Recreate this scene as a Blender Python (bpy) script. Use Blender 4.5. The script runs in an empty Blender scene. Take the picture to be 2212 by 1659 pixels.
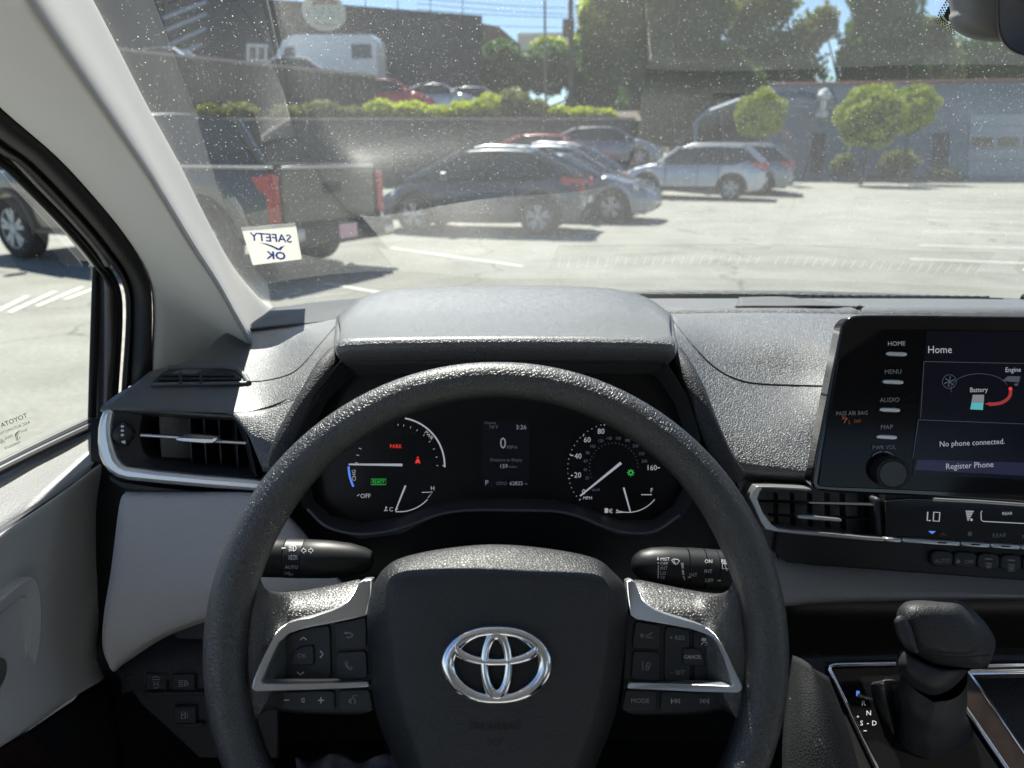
import bpy, bmesh, math, random
import numpy as np
from mathutils import Vector
from mathutils.bvhtree import BVHTree

random.seed(7); rng = np.random.default_rng(7)
SC = bpy.context.scene
COL = SC.collection

# ------------------------------------------------------------------ camera, sky, sun, exposure
FOC, PITCH, EYE = 725.0, math.radians(17.75), 1.45
cam_d = bpy.data.cameras.new('camera'); cam = bpy.data.objects.new('camera', cam_d); COL.objects.link(cam)
cam.location = (0, 0, EYE); cam.rotation_euler = (math.pi/2 - PITCH, 0, 0)
cam_d.sensor_width = 9.8; cam_d.lens = 9.8*FOC/1024.0
cam_d.clip_start = 0.02; cam_d.clip_end = 1500
cam_d.dof.use_dof = True; cam_d.dof.focus_distance = 0.60; cam_d.dof.aperture_fstop = 2.2
SC.camera = cam

SUN_EL, SUN_AZ = math.radians(54), math.radians(-15)      # azimuth clockwise from +Y
world = bpy.data.worlds.new('World'); SC.world = world; world.use_nodes = True
wn = world.node_tree; wn.nodes.clear()
sky = wn.nodes.new('ShaderNodeTexSky'); sky.sky_type = 'NISHITA'; sky.sun_disc = False
sky.sun_elevation = SUN_EL; sky.sun_rotation = SUN_AZ; sky.air_density = 1.0; sky.dust_density = 0.1; sky.ozone_density = 3.0; sky.altitude = 800
bg = wn.nodes.new('ShaderNodeBackground'); bg.inputs['Strength'].default_value = 0.065
wo = wn.nodes.new('ShaderNodeOutputWorld')
wn.links.new(sky.outputs[0], bg.inputs[0]); wn.links.new(bg.outputs[0], wo.inputs[0])
sun_d = bpy.data.lights.new('sun', 'SUN'); sun = bpy.data.objects.new('sun', sun_d); COL.objects.link(sun)
sun_d.energy = 5.0; sun_d.angle = math.radians(0.53); sun_d.color = (1.0, 0.95, 0.87)
sdir = Vector((math.sin(SUN_AZ)*math.cos(SUN_EL), math.cos(SUN_AZ)*math.cos(SUN_EL), math.sin(SUN_EL)))
sun.location = sdir*60; sun.rotation_euler = (-sdir).to_track_quat('-Z', 'Y').to_euler()
SC.view_settings.view_transform = 'Standard'; SC.view_settings.look = 'None'
SC.view_settings.exposure = 1.35; SC.view_settings.gamma = 1.0; SC.view_settings.use_curve_mapping = False
SC.render.engine = 'CYCLES'
cy = SC.cycles
cy.use_denoising = True; cy.max_bounces = 12; cy.diffuse_bounces = 7; cy.glossy_bounces = 4
cy.transmission_bounces = 6; cy.transparent_max_bounces = 24; cy.sample_clamp_indirect = 6
cy.caustics_reflective = False; cy.caustics_refractive = False

# ------------------------------------------------------------------ surveying helpers (photo frame 2212 x 1659)
S = 1024/2212
CF = np.array([0, math.cos(PITCH), -math.sin(PITCH)]); CU = np.array([0, math.sin(PITCH), math.cos(PITCH)])
CR = np.array([1.0, 0, 0]); C0 = np.array([0, 0, EYE])
def ray(u, v): return CF + CR*((u-1106)*S/FOC) + CU*((829.5-v)*S/FOC)
def D(u, v, d): return C0 + ray(u, v)*d
def Zp(u, v, z): r = ray(u, v); return C0 + r*((z-EYE)/r[2])
def Yp(u, v, y): r = ray(u, v); return C0 + r*(y/r[1])
def Xp(u, v, x): r = ray(u, v); return C0 + r*(x/r[0])
def PL(u, v, P, n): r = ray(u, v); return C0 + r*(np.dot(P-C0, n)/np.dot(r, n))
def nrm(a): a = np.array(a, float); return a/np.linalg.norm(a)
def c1(x, y): return (x*.3906, y*.3906)
def c2(x, y): return (702+x*.3906, y*.3906)
def c3(x, y): return (1348+x*.3906, y*.3906)
def c4(x, y): return (x*.3418, 594+y*.3418)
def c5(x, y): return (594+x*.4394, 594+y*.4394)
def r1(x, y): return (1456+x*.3418, 621+y*.3418)
def r2(x, y): return (x*.3489, 1080+y*.3489)
def r3(x, y): return (486+x*.3174, 1134+y*.3174)
def r4(x, y): return (1026+x*.3174, 1134+y*.3174)
def r5(x, y): return (1564+x*.3978, 999+y*.3978)
def via(fn, pts): return [fn(*p) for p in pts]
def plane_map(P, n, off=0.0):
    P = np.array(P)+np.array(n)*off
    return lambda u, v: PL(u, v, P, n)
def bvh_of(o): return BVHTree.FromPolygons([tuple(x.co) for x in o.data.vertices], [tuple(p.vertices) for p in o.data.polygons])
def bvh_map(bvh, off=0.0, fallback=0.7):
    def f(u, v):
        r = ray(u, v); rl = np.linalg.norm(r)
        h = bvh.ray_cast(Vector(C0), Vector(r/rl))
        d = h[3] if h[0] is not None else fallback*rl
        return C0 + r/rl*(d-off)
    return f

# ------------------------------------------------------------------ materials
MATS = {}
def mat(name, col=(.5,.5,.5), rough=.5, metal=0.0, spec=.5, grain=None, noise=None, emit=None, coat=0.0, tint=None, ior=1.5, coatr=.04):
    """grain=(scale, depth, kind), noise=(scale, amount) mottles the colour, tint=(scale, colour, amount)"""
    if name in MATS: return MATS[name]
    m = bpy.data.materials.new(name); m.use_nodes = True; nt = m.node_tree
    b = nt.nodes['Principled BSDF']
    b.inputs['Base Color'].default_value = (*col, 1); b.inputs['Roughness'].default_value = rough
    b.inputs['Metallic'].default_value = metal; b.inputs['Specular IOR Level'].default_value = spec
    b.inputs['IOR'].default_value = ior; b.inputs['Coat Weight'].default_value = coat; b.inputs['Coat Roughness'].default_value = coatr
    if emit:
        b.inputs['Emission Color'].default_value = (*emit[0], 1); b.inputs['Emission Strength'].default_value = emit[1]
    tc = nt.nodes.new('ShaderNodeTexCoord')
    if grain:
        sc, dep, kind = grain
        if kind == 'leather':
            t = nt.nodes.new('ShaderNodeTexVoronoi'); t.feature = 'DISTANCE_TO_EDGE'; t.inputs['Scale'].default_value = sc
            nz = nt.nodes.new('ShaderNodeTexNoise'); nz.inputs['Scale'].default_value = sc*.8; nz.inputs['Detail'].default_value = 2
            ad = nt.nodes.new('ShaderNodeVectorMath'); ad.operation = 'MULTIPLY_ADD'
            ad.inputs[1].default_value = (.9/sc,)*3
            nt.links.new(tc.outputs['Object'], nz.inputs['Vector'])
            nt.links.new(nz.outputs['Color'], ad.inputs[0]); nt.links.new(tc.outputs['Object'], ad.inputs[2])
            nt.links.new(ad.outputs[0], t.inputs['Vector'])
            mr = nt.nodes.new('ShaderNodeMapRange'); mr.inputs[1].default_value = 0.0; mr.inputs[2].default_value = .22
            mr.interpolation_type = 'SMOOTHSTEP'
            nt.links.new(t.outputs['Distance'], mr.inputs[0]); out = mr.outputs[0]
        elif kind == 'ribs':
            t = nt.nodes.new('ShaderNodeTexWave'); t.inputs['Scale'].default_value = sc; t.bands_direction = 'DIAGONAL'
            nt.links.new(tc.outputs['Object'], t.inputs['Vector']); out = t.outputs['Fac']
        elif kind == 'weave':
            t = nt.nodes.new('ShaderNodeTexChecker'); t.inputs['Scale'].default_value = sc
            nt.links.new(tc.outputs['Object'], t.inputs['Vector']); out = t.outputs['Fac']
        else:
            t = nt.nodes.new('ShaderNodeTexNoise'); t.inputs['Scale'].default_value = sc; t.inputs['Detail'].default_value = 4
            nt.links.new(tc.outputs['Object'], t.inputs['Vector']); out = t.outputs['Fac']
        bp = nt.nodes.new('ShaderNodeBump'); bp.inputs['Distance'].default_value = dep; bp.inputs['Strength'].default_value = 1.0
        nt.links.new(out, bp.inputs['Height']); nt.links.new(bp.outputs[0], b.inputs['Normal'])
    if noise or tint:
        sc, amt = (noise[0], noise[1]) if noise else (tint[0], tint[2])
        n = nt.nodes.new('ShaderNodeTexNoise'); n.inputs['Scale'].default_value = sc; n.inputs['Detail'].default_value = 6
        n.inputs['Roughness'].default_value = .6
        nt.links.new(tc.outputs['Object'], n.inputs['Vector'])
        r = nt.nodes.new('ShaderNodeMapRange'); r.inputs[1].default_value = .3; r.inputs[2].default_value = .7
        nt.links.new(n.outputs['Fac'], r.inputs[0])
        mx = nt.nodes.new('ShaderNodeMix'); mx.data_type = 'RGBA'
        a = tuple(c*(1-amt) for c in col) if noise else col
        bcol = tuple(min(1, c*(1+amt)) for c in col) if noise else tint[1]
        mx.inputs[6].default_value = (*a, 1); mx.inputs[7].default_value = (*bcol, 1)
        nt.links.new(r.outputs[0], mx.inputs[0]); nt.links.new(mx.outputs[2], b.inputs['Base Color'])
    if grain and grain[2] == 'leather' and not noise and not tint and col[0] < .1:
        mc = nt.nodes.new('ShaderNodeMix'); mc.data_type = 'RGBA'; mc.inputs[6].default_value = (*[c*.45 for c in col], 1); mc.inputs[7].default_value = (*col, 1)  # grain valleys coloured darker, shade put into the leather colour
        nt.links.new(out, mc.inputs[0]); nt.links.new(mc.outputs[2], b.inputs['Base Color'])
    MATS[name] = m
    return m

def glass_mat(name, tintc=(.95,.97,.96), boost=1.0, dust=0.0, film=0.0):
    """a thin pane: see-through, mirror-like by Fresnel, with a film of dust and dust specks"""
    m = bpy.data.materials.new(name); m.use_nodes = True; nt = m.node_tree; nt.nodes.clear()
    out = nt.nodes.new('ShaderNodeOutputMaterial')
    tr = nt.nodes.new('ShaderNodeBsdfTransparent'); tr.inputs[0].default_value = (*tintc, 1)
    gl = nt.nodes.new('ShaderNodeBsdfGlossy'); gl.inputs['Roughness'].default_value = .003
    fr = nt.nodes.new('ShaderNodeFresnel'); fr.inputs['IOR'].default_value = 1.5
    ml = nt.nodes.new('ShaderNodeMath'); ml.operation = 'MULTIPLY'; ml.inputs[1].default_value = boost; ml.use_clamp = True
    ge = nt.nodes.new('ShaderNodeNewGeometry')
    # keep the Fresnel of the outside medium on both faces
    nf = nt.nodes.new('ShaderNodeVectorMath'); nf.operation = 'DOT_PRODUCT'
    nt.links.new(ge.outputs['Normal'], nf.inputs[0]); nt.links.new(ge.outputs['Incoming'], nf.inputs[1])
    ab = nt.nodes.new('ShaderNodeMath'); ab.operation = 'ABSOLUTE'; nt.links.new(nf.outputs['Value'], ab.inputs[0])
    om = nt.nodes.new('ShaderNodeMath'); om.operation = 'SUBTRACT'; om.inputs[0].default_value = 1; nt.links.new(ab.outputs[0], om.inputs[1])
    pw = nt.nodes.new('ShaderNodeMath'); pw.operation = 'POWER'; pw.inputs[1].default_value = 3.5; nt.links.new(om.outputs[0], pw.inputs[0])
    sm = nt.nodes.new('ShaderNodeMath'); sm.operation = 'MULTIPLY_ADD'; sm.inputs[1].default_value = .92; sm.inputs[2].default_value = .08
    nt.links.new(pw.outputs[0], sm.inputs[0]); nt.links.new(sm.outputs[0], ml.inputs[0])
    nt.nodes.remove(fr)
    mx = nt.nodes.new('ShaderNodeMixShader')
    nt.links.new(ml.outputs[0], mx.inputs[0]); nt.links.new(tr.outputs[0], mx.inputs[1]); nt.links.new(gl.outputs[0], mx.inputs[2])
    last = mx.outputs[0]
    if dust or film:
        tc = nt.nodes.new('ShaderNodeTexCoord')
        facs = []
        if dust:
            for scale, thr, dens in ((280, .15, .75), (560, .18, .7)):
                mp = nt.nodes.new('ShaderNodeMapping'); mp.inputs['Scale'].default_value = (1.0, .62, 1.0)
                mp.inputs['Rotation'].default_value = (0, 0, .5)
                nt.links.new(tc.outputs['Object'], mp.inputs[0])
                vo = nt.nodes.new('ShaderNodeTexVoronoi'); vo.inputs['Scale'].default_value = scale
                nt.links.new(mp.outputs[0], vo.inputs['Vector'])
                sp = nt.nodes.new('ShaderNodeSeparateColor'); nt.links.new(vo.outputs['Color'], sp.inputs[0])
                # radius of each speck varies; most cells have none
                rr = nt.nodes.new('ShaderNodeMapRange'); rr.inputs[1].default_value = 1-dens; rr.inputs[2].default_value = 1
                rr.inputs[3].default_value = 0; rr.inputs[4].default_value = thr
                nt.links.new(sp.outputs[0], rr.inputs[0])
                lt = nt.nodes.new('ShaderNodeMath'); lt.operation = 'LESS_THAN'
                nt.links.new(vo.outputs['Distance'], lt.inputs[0]); nt.links.new(rr.outputs[0], lt.inputs[1])
                mu = nt.nodes.new('ShaderNodeMath'); mu.operation = 'MULTIPLY'; mu.inputs[1].default_value = dust
                nt.links.new(lt.outputs[0], mu.inputs[0]); facs.append(mu.outputs[0])
        if film:
            nz = nt.nodes.new('ShaderNodeTexNoise'); nz.inputs['Scale'].default_value = 5; nz.inputs['Detail'].default_value = 5
            nt.links.new(tc.outputs['Object'], nz.inputs['Vector'])
            mr = nt.nodes.new('ShaderNodeMapRange'); mr.inputs[1].default_value = .3; mr.inputs[2].default_value = .75
            mr.inputs[3].default_value = film*.6; mr.inputs[4].default_value = film*1.4
            nt.links.new(nz.outputs['Fac'], mr.inputs[0]); facs.append(mr.outputs[0])
        tot = facs[0]
        for x in facs[1:]:
            mm = nt.nodes.new('ShaderNodeMath'); mm.operation = 'MAXIMUM'
            nt.links.new(tot, mm.inputs[0]); nt.links.new(x, mm.inputs[1]); tot = mm.outputs[0]
        df = nt.nodes.new('ShaderNodeBsdfDiffuse'); df.inputs[0].default_value = (.75,.78,.76,1)
        tl = nt.nodes.new('ShaderNodeBsdfTranslucent'); tl.inputs[0].default_value = (.85,.88,.85,1)
        dm = nt.nodes.new('ShaderNodeMixShader'); dm.inputs[0].default_value = .6
        nt.links.new(df.outputs[0], dm.inputs[1]); nt.links.new(tl.outputs[0], dm.inputs[2])
        m2 = nt.nodes.new('ShaderNodeMixShader')
        nt.links.new(tot, m2.inputs[0]); nt.links.new(last, m2.inputs[1]); nt.links.new(dm.outputs[0], m2.inputs[2]); last = m2.outputs[0]
    nt.links.new(last, out.inputs[0])
    MATS[name] = m
    return m

M_dash = mat('dash_plastic', (.034,.037,.041), .55, spec=.5, ior=2.1, coat=.5, coatr=.30, grain=(470,.00042,'leather'))
M_dash2 = mat('dash_hood_plastic', (.034,.037,.041), .52, spec=.5, ior=2.1, coat=.5, coatr=.30, grain=(540,.00058,'leather'))
M_rib = mat('speaker_cloth', (.045,.047,.05), .5, grain=(140,.0006,'ribs'))
M_mesh = mat('speaker_mesh', (.11,.112,.115), .6, grain=(700,.0004,'weave'))
M_wheel = mat('wheel_leather', (.012,.012,.013), .43, spec=.5, ior=1.85, grain=(450,.00022,'leather'))
M_hub = mat('airbag_plastic', (.012,.013,.015), .5, spec=.5, ior=1.6, grain=(480,.00018,'leather'))
M_black = mat('black_plastic', (.012,.012,.013), .45, spec=.4)
M_vent = mat('vent_plastic', (.022,.023,.026), .5, spec=.4)
M_gloss = mat('gloss_black', (.006,.006,.007), .08, spec=.5)
M_lens = mat('cluster_lens', (.004,.004,.006), .25, spec=.25)
M_silver = mat('satin_silver', (.62,.63,.65), .32, metal=.85)
M_silver2 = mat('satin_silver_dark', (.42,.41,.40), .34, metal=.8)
M_chrome = mat('chrome', (.85,.86,.88), .06, metal=1.0)
M_grey = mat('grey_trim_plastic', (.33,.318,.305), .55, grain=(420,.0003,'leather'))
M_grey_lit = mat('grey_trim_plastic_lit', (.50,.485,.47), .55, grain=(420,.0003,'leather'))  # lighter copy of the grey trim, brightened for side window light
M_door = mat('door_vinyl', (.60,.60,.59), .6, grain=(380,.0002,'leather'))
M_navy = mat('dark_lower_plastic', (.03,.031,.036), .6, grain=(420,.0003,'leather'))
M_pillar = mat('pillar_cloth', (.60,.585,.565), .8, spec=.2, grain=(1500,.0002,'noise'))
M_head = mat('headliner', (.62,.61,.59), .9, spec=.1)
M_rubber = mat('rubber_seal', (.018,.018,.019), .55, spec=.35)
M_carpet = mat('carpet', (.02,.02,.021), .95, spec=.05)
M_body = mat('own_car_paint', (.14,.125,.12), .3, metal=.5, coat=.8)
M_print = mat('white_print', (.72,.72,.72), .6)
M_printdim = mat('grey_print', (.30,.30,.31), .6)
M_lit = mat('lit_white', (.1,.1,.1), .6, emit=((.80,.83,.95), .16))
M_litdim = mat('lit_dim', (.02,.02,.02), .6, emit=((.55,.65,.85), .035))
M_litgrey = mat('lit_grey', (.02,.02,.02), .6, emit=((.75,.80,.90), .095))
M_litblue = mat('lit_blue', (.02,.02,.05), .6, emit=((.12,.30,1.0), .32))
M_litred = mat('lit_red', (.05,.01,.01), .6, emit=((1.0,.05,.04), .30))
M_litgreen = mat('lit_green', (.01,.05,.01), .6, emit=((.06,.75,.12), .22))
M_litamber = mat('lit_amber', (.02,.01,.01), .6, emit=((.9,.30,.08), .055))
M_litcyan = mat('lit_cyan', (.02,.05,.05), .6, emit=((.15,.75,.80), .20))
M_screen = mat('screen_panel', (.004,.004,.006), .14, spec=.16, emit=((.10,.12,.26), .008))
M_sglass = mat('screen_glass', (.004,.004,.005), .10, spec=.16)
M_seat = mat('seat_fabric', (.52,.51,.50), .85, spec=.2, grain=(300,.0005,'noise'))
M_screen2 = mat('screen_band', (.004,.004,.006), .14, spec=.16, emit=((.16,.18,.45), .035))
M_ball_dummy = None
M_wood = mat('dark_wood_trim', (.030,.018,.014), .35, tint=(60,(.012,.008,.007),1))
M_label = mat('sticker_paper', (.86,.86,.84), .55)
_nt = M_label.node_tree; _tl = _nt.nodes.new('ShaderNodeBsdfTranslucent'); _tl.inputs[0].default_value = (.88,.88,.84,1); _mx = _nt.nodes.new('ShaderNodeMixShader'); _mx.inputs[0].default_value = .55
_nt.links.new(_nt.nodes['Principled BSDF'].outputs[0], _mx.inputs[1]); _nt.links.new(_tl.outputs[0], _mx.inputs[2]); _nt.links.new(_mx.outputs[0], [n for n in _nt.nodes if n.type == 'OUTPUT_MATERIAL'][0].inputs[0])
M_bluepr = mat('blue_print', (.04,.12,.62), .6)
M_tyre = mat('tyre', (.02,.02,.02), .85)
M_rim = mat('alloy', (.52,.53,.54), .5)
M_cglass = mat('car_glass', (.02,.025,.03), .06, spec=.7)
M_taill = mat('tail_light_red', (.42,.02,.025), .2, coat=.5)
M_headl = mat('head_lamp', (.6,.62,.64), .15, coat=.5)
M_plate = mat('number_plate', (.7,.4,.45), .5)
M_asphalt = mat('asphalt', (.272,.272,.240), .95, spec=.2, noise=(1.2,.16), grain=(40,.004,'noise'))
def asphalt_wear(m):
    nt = m.node_tree; b = nt.nodes['Principled BSDF']; src = b.inputs['Base Color'].links[0].from_socket
    tc = nt.nodes.new('ShaderNodeTexCoord'); cur = src
    def nz(sc, lo, hi, a, c, det=5, vec=None):
        n = nt.nodes.new('ShaderNodeTexNoise'); n.inputs['Scale'].default_value = sc; n.inputs['Detail'].default_value = det
        nt.links.new(vec or tc.outputs['Object'], n.inputs['Vector'])
        r = nt.nodes.new('ShaderNodeMapRange'); r.inputs[1].default_value = lo; r.inputs[2].default_value = hi; r.inputs[3].default_value = a; r.inputs[4].default_value = c
        nt.links.new(n.outputs['Fac'], r.inputs[0]); return r.outputs[0]
    def times(cur, f):
        mx = nt.nodes.new('ShaderNodeMix'); mx.data_type = 'RGBA'; mx.blend_type = 'MULTIPLY'; mx.inputs[0].default_value = 1
        cb = nt.nodes.new('ShaderNodeCombineColor')
        for i in range(3): nt.links.new(f, cb.inputs[i])
        nt.links.new(cur, mx.inputs[6]); nt.links.new(cb.outputs[0], mx.inputs[7]); return mx.outputs[2]
    cur = times(cur, nz(.16, .3, .7, .86, 1.10)); cur = times(cur, nz(.55, .62, .78, 1, .72)); cur = times(cur, nz(22, .3, .7, .88, 1.1))
    v = nt.nodes.new('ShaderNodeTexVoronoi'); v.feature = 'DISTANCE_TO_EDGE'; v.inputs['Scale'].default_value = .22
    wn_ = nt.nodes.new('ShaderNodeTexNoise'); wn_.inputs['Scale'].default_value = .9; wn_.inputs['Detail'].default_value = 6
    ad = nt.nodes.new('ShaderNodeVectorMath'); ad.operation = 'MULTIPLY_ADD'; ad.inputs[1].default_value = (1.6,)*3
    nt.links.new(tc.outputs['Object'], wn_.inputs['Vector']); nt.links.new(wn_.outputs['Color'], ad.inputs[0]); nt.links.new(tc.outputs['Object'], ad.inputs[2]); nt.links.new(ad.outputs[0], v.inputs['Vector'])
    r = nt.nodes.new('ShaderNodeMapRange'); r.inputs[1].default_value = .002; r.inputs[2].default_value = .006; r.inputs[3].default_value = .62; r.inputs[4].default_value = 1
    nt.links.new(v.outputs['Distance'], r.inputs[0]); cur = times(cur, r.outputs[0])
    nt.links.new(cur, b.inputs['Base Color'])
asphalt_wear(M_asphalt)
M_line = mat('painted_line', (.58,.575,.53), .9)
M_ws = glass_mat('windshield_glass', (.90,.94,.92), 1.7, dust=.5, film=.036)
M_sg = glass_mat('side_glass', (.88,.92,.90), .9, dust=.30, film=.012)

# ------------------------------------------------------------------ object helpers
def thing(name, label, cat, loc=(0,0,0), rotz=0.0, group=None):
    o = bpy.data.objects.new(name, None); COL.objects.link(o)
    o.empty_display_size = .1; o.location = loc; o.rotation_euler = (0, 0, rotz)
    o['label'] = label; o['category'] = cat
    if group: o['group'] = group
    return o
def tag(o, label=None, cat=None, group=None, kind=None):
    if label: o['label'] = label
    if cat: o['category'] = cat
    if group: o['group'] = group
    if kind: o['kind'] = kind
    return o
def world_loc(o):
    if o is None: return np.zeros(3)
    return np.array(o.location) + world_loc(o.parent)
def mesh(name, V, Fc, m, parent=None, smooth=True, sharp=40, bevel=0.0, seg=2, subsurf=0, solid=0.0, local=False):
    me = bpy.data.meshes.new(name)
    off = np.zeros(3) if local else world_loc(parent)
    me.from_pydata([tuple(np.array(v, float)-off) for v in V], [], [tuple(f) for f in Fc]); me.update()
    for x in (m if isinstance(m, (list, tuple)) else [m]): me.materials.append(x)
    if smooth:
        me.polygons.foreach_set('use_smooth', [True]*len(me.polygons))
        if sharp: me.set_sharp_from_angle(angle=math.radians(sharp))
    o = bpy.data.objects.new(name, me); COL.objects.link(o)
    if parent is not None: o.parent = parent
    if solid:
        md = o.modifiers.new('solid', 'SOLIDIFY'); md.thickness = solid; md.offset = -1
    if bevel:
        md = o.modifiers.new('bevel', 'BEVEL'); md.width = bevel; md.segments = seg; md.limit_method = 'ANGLE'; md.angle_limit = math.radians(35)
    if subsurf:
        md = o.modifiers.new('sub', 'SUBSURF'); md.levels = md.render_levels = subsurf
    return o
def rnd(pts, k=1, c=.2):
    """Chaikin corner rounding of a closed outline"""
    p = [np.array(x, float) for x in pts]
    for _ in range(k):
        q = []
        for i in range(len(p)):
            a, b = p[i], p[(i+1) % len(p)]
            q += [a*(1-c)+b*c, a*c+b*(1-c)]
        p = q
    return p
def resample(pts, n):
    p = [np.array(x, float) for x in pts]; p.append(p[0])
    seg = [np.linalg.norm(p[i+1]-p[i]) for i in range(len(p)-1)]; L = sum(seg); out = []; i = 0; acc = 0
    for k in range(n):
        t = L*k/n
        while acc+seg[i] < t: acc += seg[i]; i += 1
        out.append(p[i]+(p[i+1]-p[i])*((t-acc)/max(seg[i], 1e-9)))
    return out
def spline(pts, n):
    """Catmull-Rom through an open list"""
    p = [np.array(x, float) for x in pts]; p = [2*p[0]-p[1]]+p+[2*p[-1]-p[-2]]; m = len(p)-3; out = []
    for k in range(n+1):
        t = m*k/n; i = min(int(t), m-1); t -= i; a, b, c, d = p[i:i+4]
        out.append(.5*((2*b)+(c-a)*t+(2*a-5*b+4*c-d)*t*t+(-a+3*b-3*c+d)*t**3))
    return out
def plate(name, pts, n, th, m, parent=None, bevel=0.0, seg=2, smooth=True):
    n = nrm(n); P = [np.array(p) for p in pts]; k = len(P)
    V = P+[p-n*th for p in P]
    nn = sum((np.cross(P[i]-P[0], P[(i+1) % k]-P[0]) for i in range(k)), np.zeros(3))
    f = list(range(k)); b = list(range(k, 2*k))
    if np.dot(nn, n) < 0: Fc = [f[::-1], b]+[(i, (i+1) % k, (i+1) % k+k, i+k) for i in range(k)]
    else: Fc = [f, b[::-1]]+[((i+1) % k, i, i+k, (i+1) % k+k) for i in range(k)]
    return mesh(name, V, Fc, m, parent, smooth=smooth, bevel=bevel, seg=seg)
def frame(name, outer, inner, n, th, m, parent=None, bevel=0.0):
    """a ring between two outlines of equal length; the inner one may lie deeper"""
    n = nrm(n); k = len(outer); V = list(outer)+list(inner)+[np.array(p)-n*th for p in outer]+[np.array(p)-n*th for p in inner]; Fc = []
    for i in range(k):
        j = (i+1) % k
        Fc += [(i, j, j+k, i+k), (i, i+2*k, j+2*k, j), (i+k, j+k, j+3*k, i+3*k), (i+2*k, i+3*k, j+3*k, j+2*k)]
    o = mesh(name, V, Fc, m, parent, bevel=bevel)
    fix_normals(o); return o
def fix_normals(o):
    bm = bmesh.new(); bm.from_mesh(o.data); bmesh.ops.recalc_face_normals(bm, faces=bm.faces); bm.to_mesh(o.data); bm.free()
def patch(name, rows, m, parent=None, nu=6, nv=6, solid=.004, fn=None, closed=False, sharp=None):
    """smooth sheet through a grid of control points, its face towards the seats"""
    G = [[np.array(fn(*p) if fn else (D(*p) if len(p) == 3 else p), float) for p in r] for r in rows]
    R = [spline(r, nu*(len(r)-1)) for r in G]; K = len(R[0])
    cols = [spline([R[i][j] for i in range(len(R))], nv*(len(R)-1)) for j in range(K)]
    n = len(cols[0]); V = [cols[j][i] for j in range(K) for i in range(n)]
    Fc = [(j*n+i, j*n+i+1, (j+1)*n+i+1, (j+1)*n+i) for j in range(K-1) for i in range(n-1)]
    a, b, c = V[Fc[len(Fc)//2][0]], V[Fc[len(Fc)//2][1]], V[Fc[len(Fc)//2][2]]
    if np.dot(np.cross(b-a, c-a), C0-a) < 0: Fc = [f[::-1] for f in Fc]
    return mesh(name, V, Fc, m, parent, sharp=sharp, solid=solid)
def tube(name, pts, r, m, parent=None, seg=10, closed=False, flat=None, local=False, caps=True):
    P = [np.array(p, float) for p in pts]; n = len(P); V = []; Fc = []
    rr = [r]*n if not hasattr(r, '__len__') or (isinstance(r, tuple) and len(r) == 2 and not hasattr(r[0], '__len__')) else r
    up = None
    for i in range(n):
        a = P[(i-1) % n] if (closed or i > 0) else P[i]; b = P[(i+1) % n] if (closed or i < n-1) else P[i]
        t = nrm(b-a)
        if flat is not None: s = nrm(np.cross(t, flat)); w = nrm(np.cross(s, t))
        else:
            if up is None: up = np.array([0, 0, 1.0]) if abs(t[2]) < .9 else np.array([1.0, 0, 0])
            s = nrm(np.cross(t, up)); w = nrm(np.cross(s, t)); up = w
        ri = rr[i]; rs, rw = (ri if hasattr(ri, '__len__') else (ri, ri))
        for k in range(seg):
            q = 2*math.pi*k/seg; V.append(P[i]+s*rs*math.cos(q)+w*rw*math.sin(q))
    for i in range(n if closed else n-1):
        for k in range(seg):
            j = (i+1) % n; l = (k+1) % seg
            Fc.append((i*seg+k, i*seg+l, j*seg+l, j*seg+k))
    if not closed and caps: Fc += [tuple(range(seg)), tuple(range((n-1)*seg, n*seg))[::-1]]
    o = mesh(name, V, Fc, m, parent, local=local, sharp=50); fix_normals(o); return o
def lathe(name, P, axis, prof, m, parent=None, seg=24, local=False, caps=True):
    """prof = [(distance along axis, radius)]"""
    P = np.array(P, float); ax = nrm(axis); t = np.array([0, 0, 1.0]) if abs(ax[2]) < .9 else np.array([1.0, 0, 0])
    s = nrm(np.cross(ax, t)); w = np.cross(ax, s); V = []; Fc = []
    for d, r in prof:
        for k in range(seg):
            q = 2*math.pi*k/seg; V.append(P+ax*d+(s*math.cos(q)+w*math.sin(q))*max(r, 1e-5))
    for i in range(len(prof)-1):
        for k in range(seg):
            l = (k+1) % seg; Fc.append((i*seg+k, i*seg+l, (i+1)*seg+l, (i+1)*seg+k))
    if caps: Fc += [tuple(range(seg)), tuple(range((len(prof)-1)*seg, len(prof)*seg))]
    o = mesh(name, V, Fc, m, parent, local=local, sharp=35); fix_normals(o); return o
def box(name, c, s, m, parent=None, bevel=0.0, local=False, rz=0.0):
    cx, cy_, cz = c; x, y, z = (k/2 for k in s); ca, sa = math.cos(rz), math.sin(rz)
    V = [(cx+ca*a*x-sa*b*y, cy_+sa*a*x+ca*b*y, cz+d*z) for a in (-1, 1) for b in (-1, 1) for d in (-1, 1)]
    Fc = [(0,1,3,2), (4,6,7,5), (0,4,5,1), (2,3,7,6), (0,2,6,4), (1,5,7,3)]
    return mesh(name, V, Fc, m, parent, smooth=False, bevel=bevel, local=local)

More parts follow.
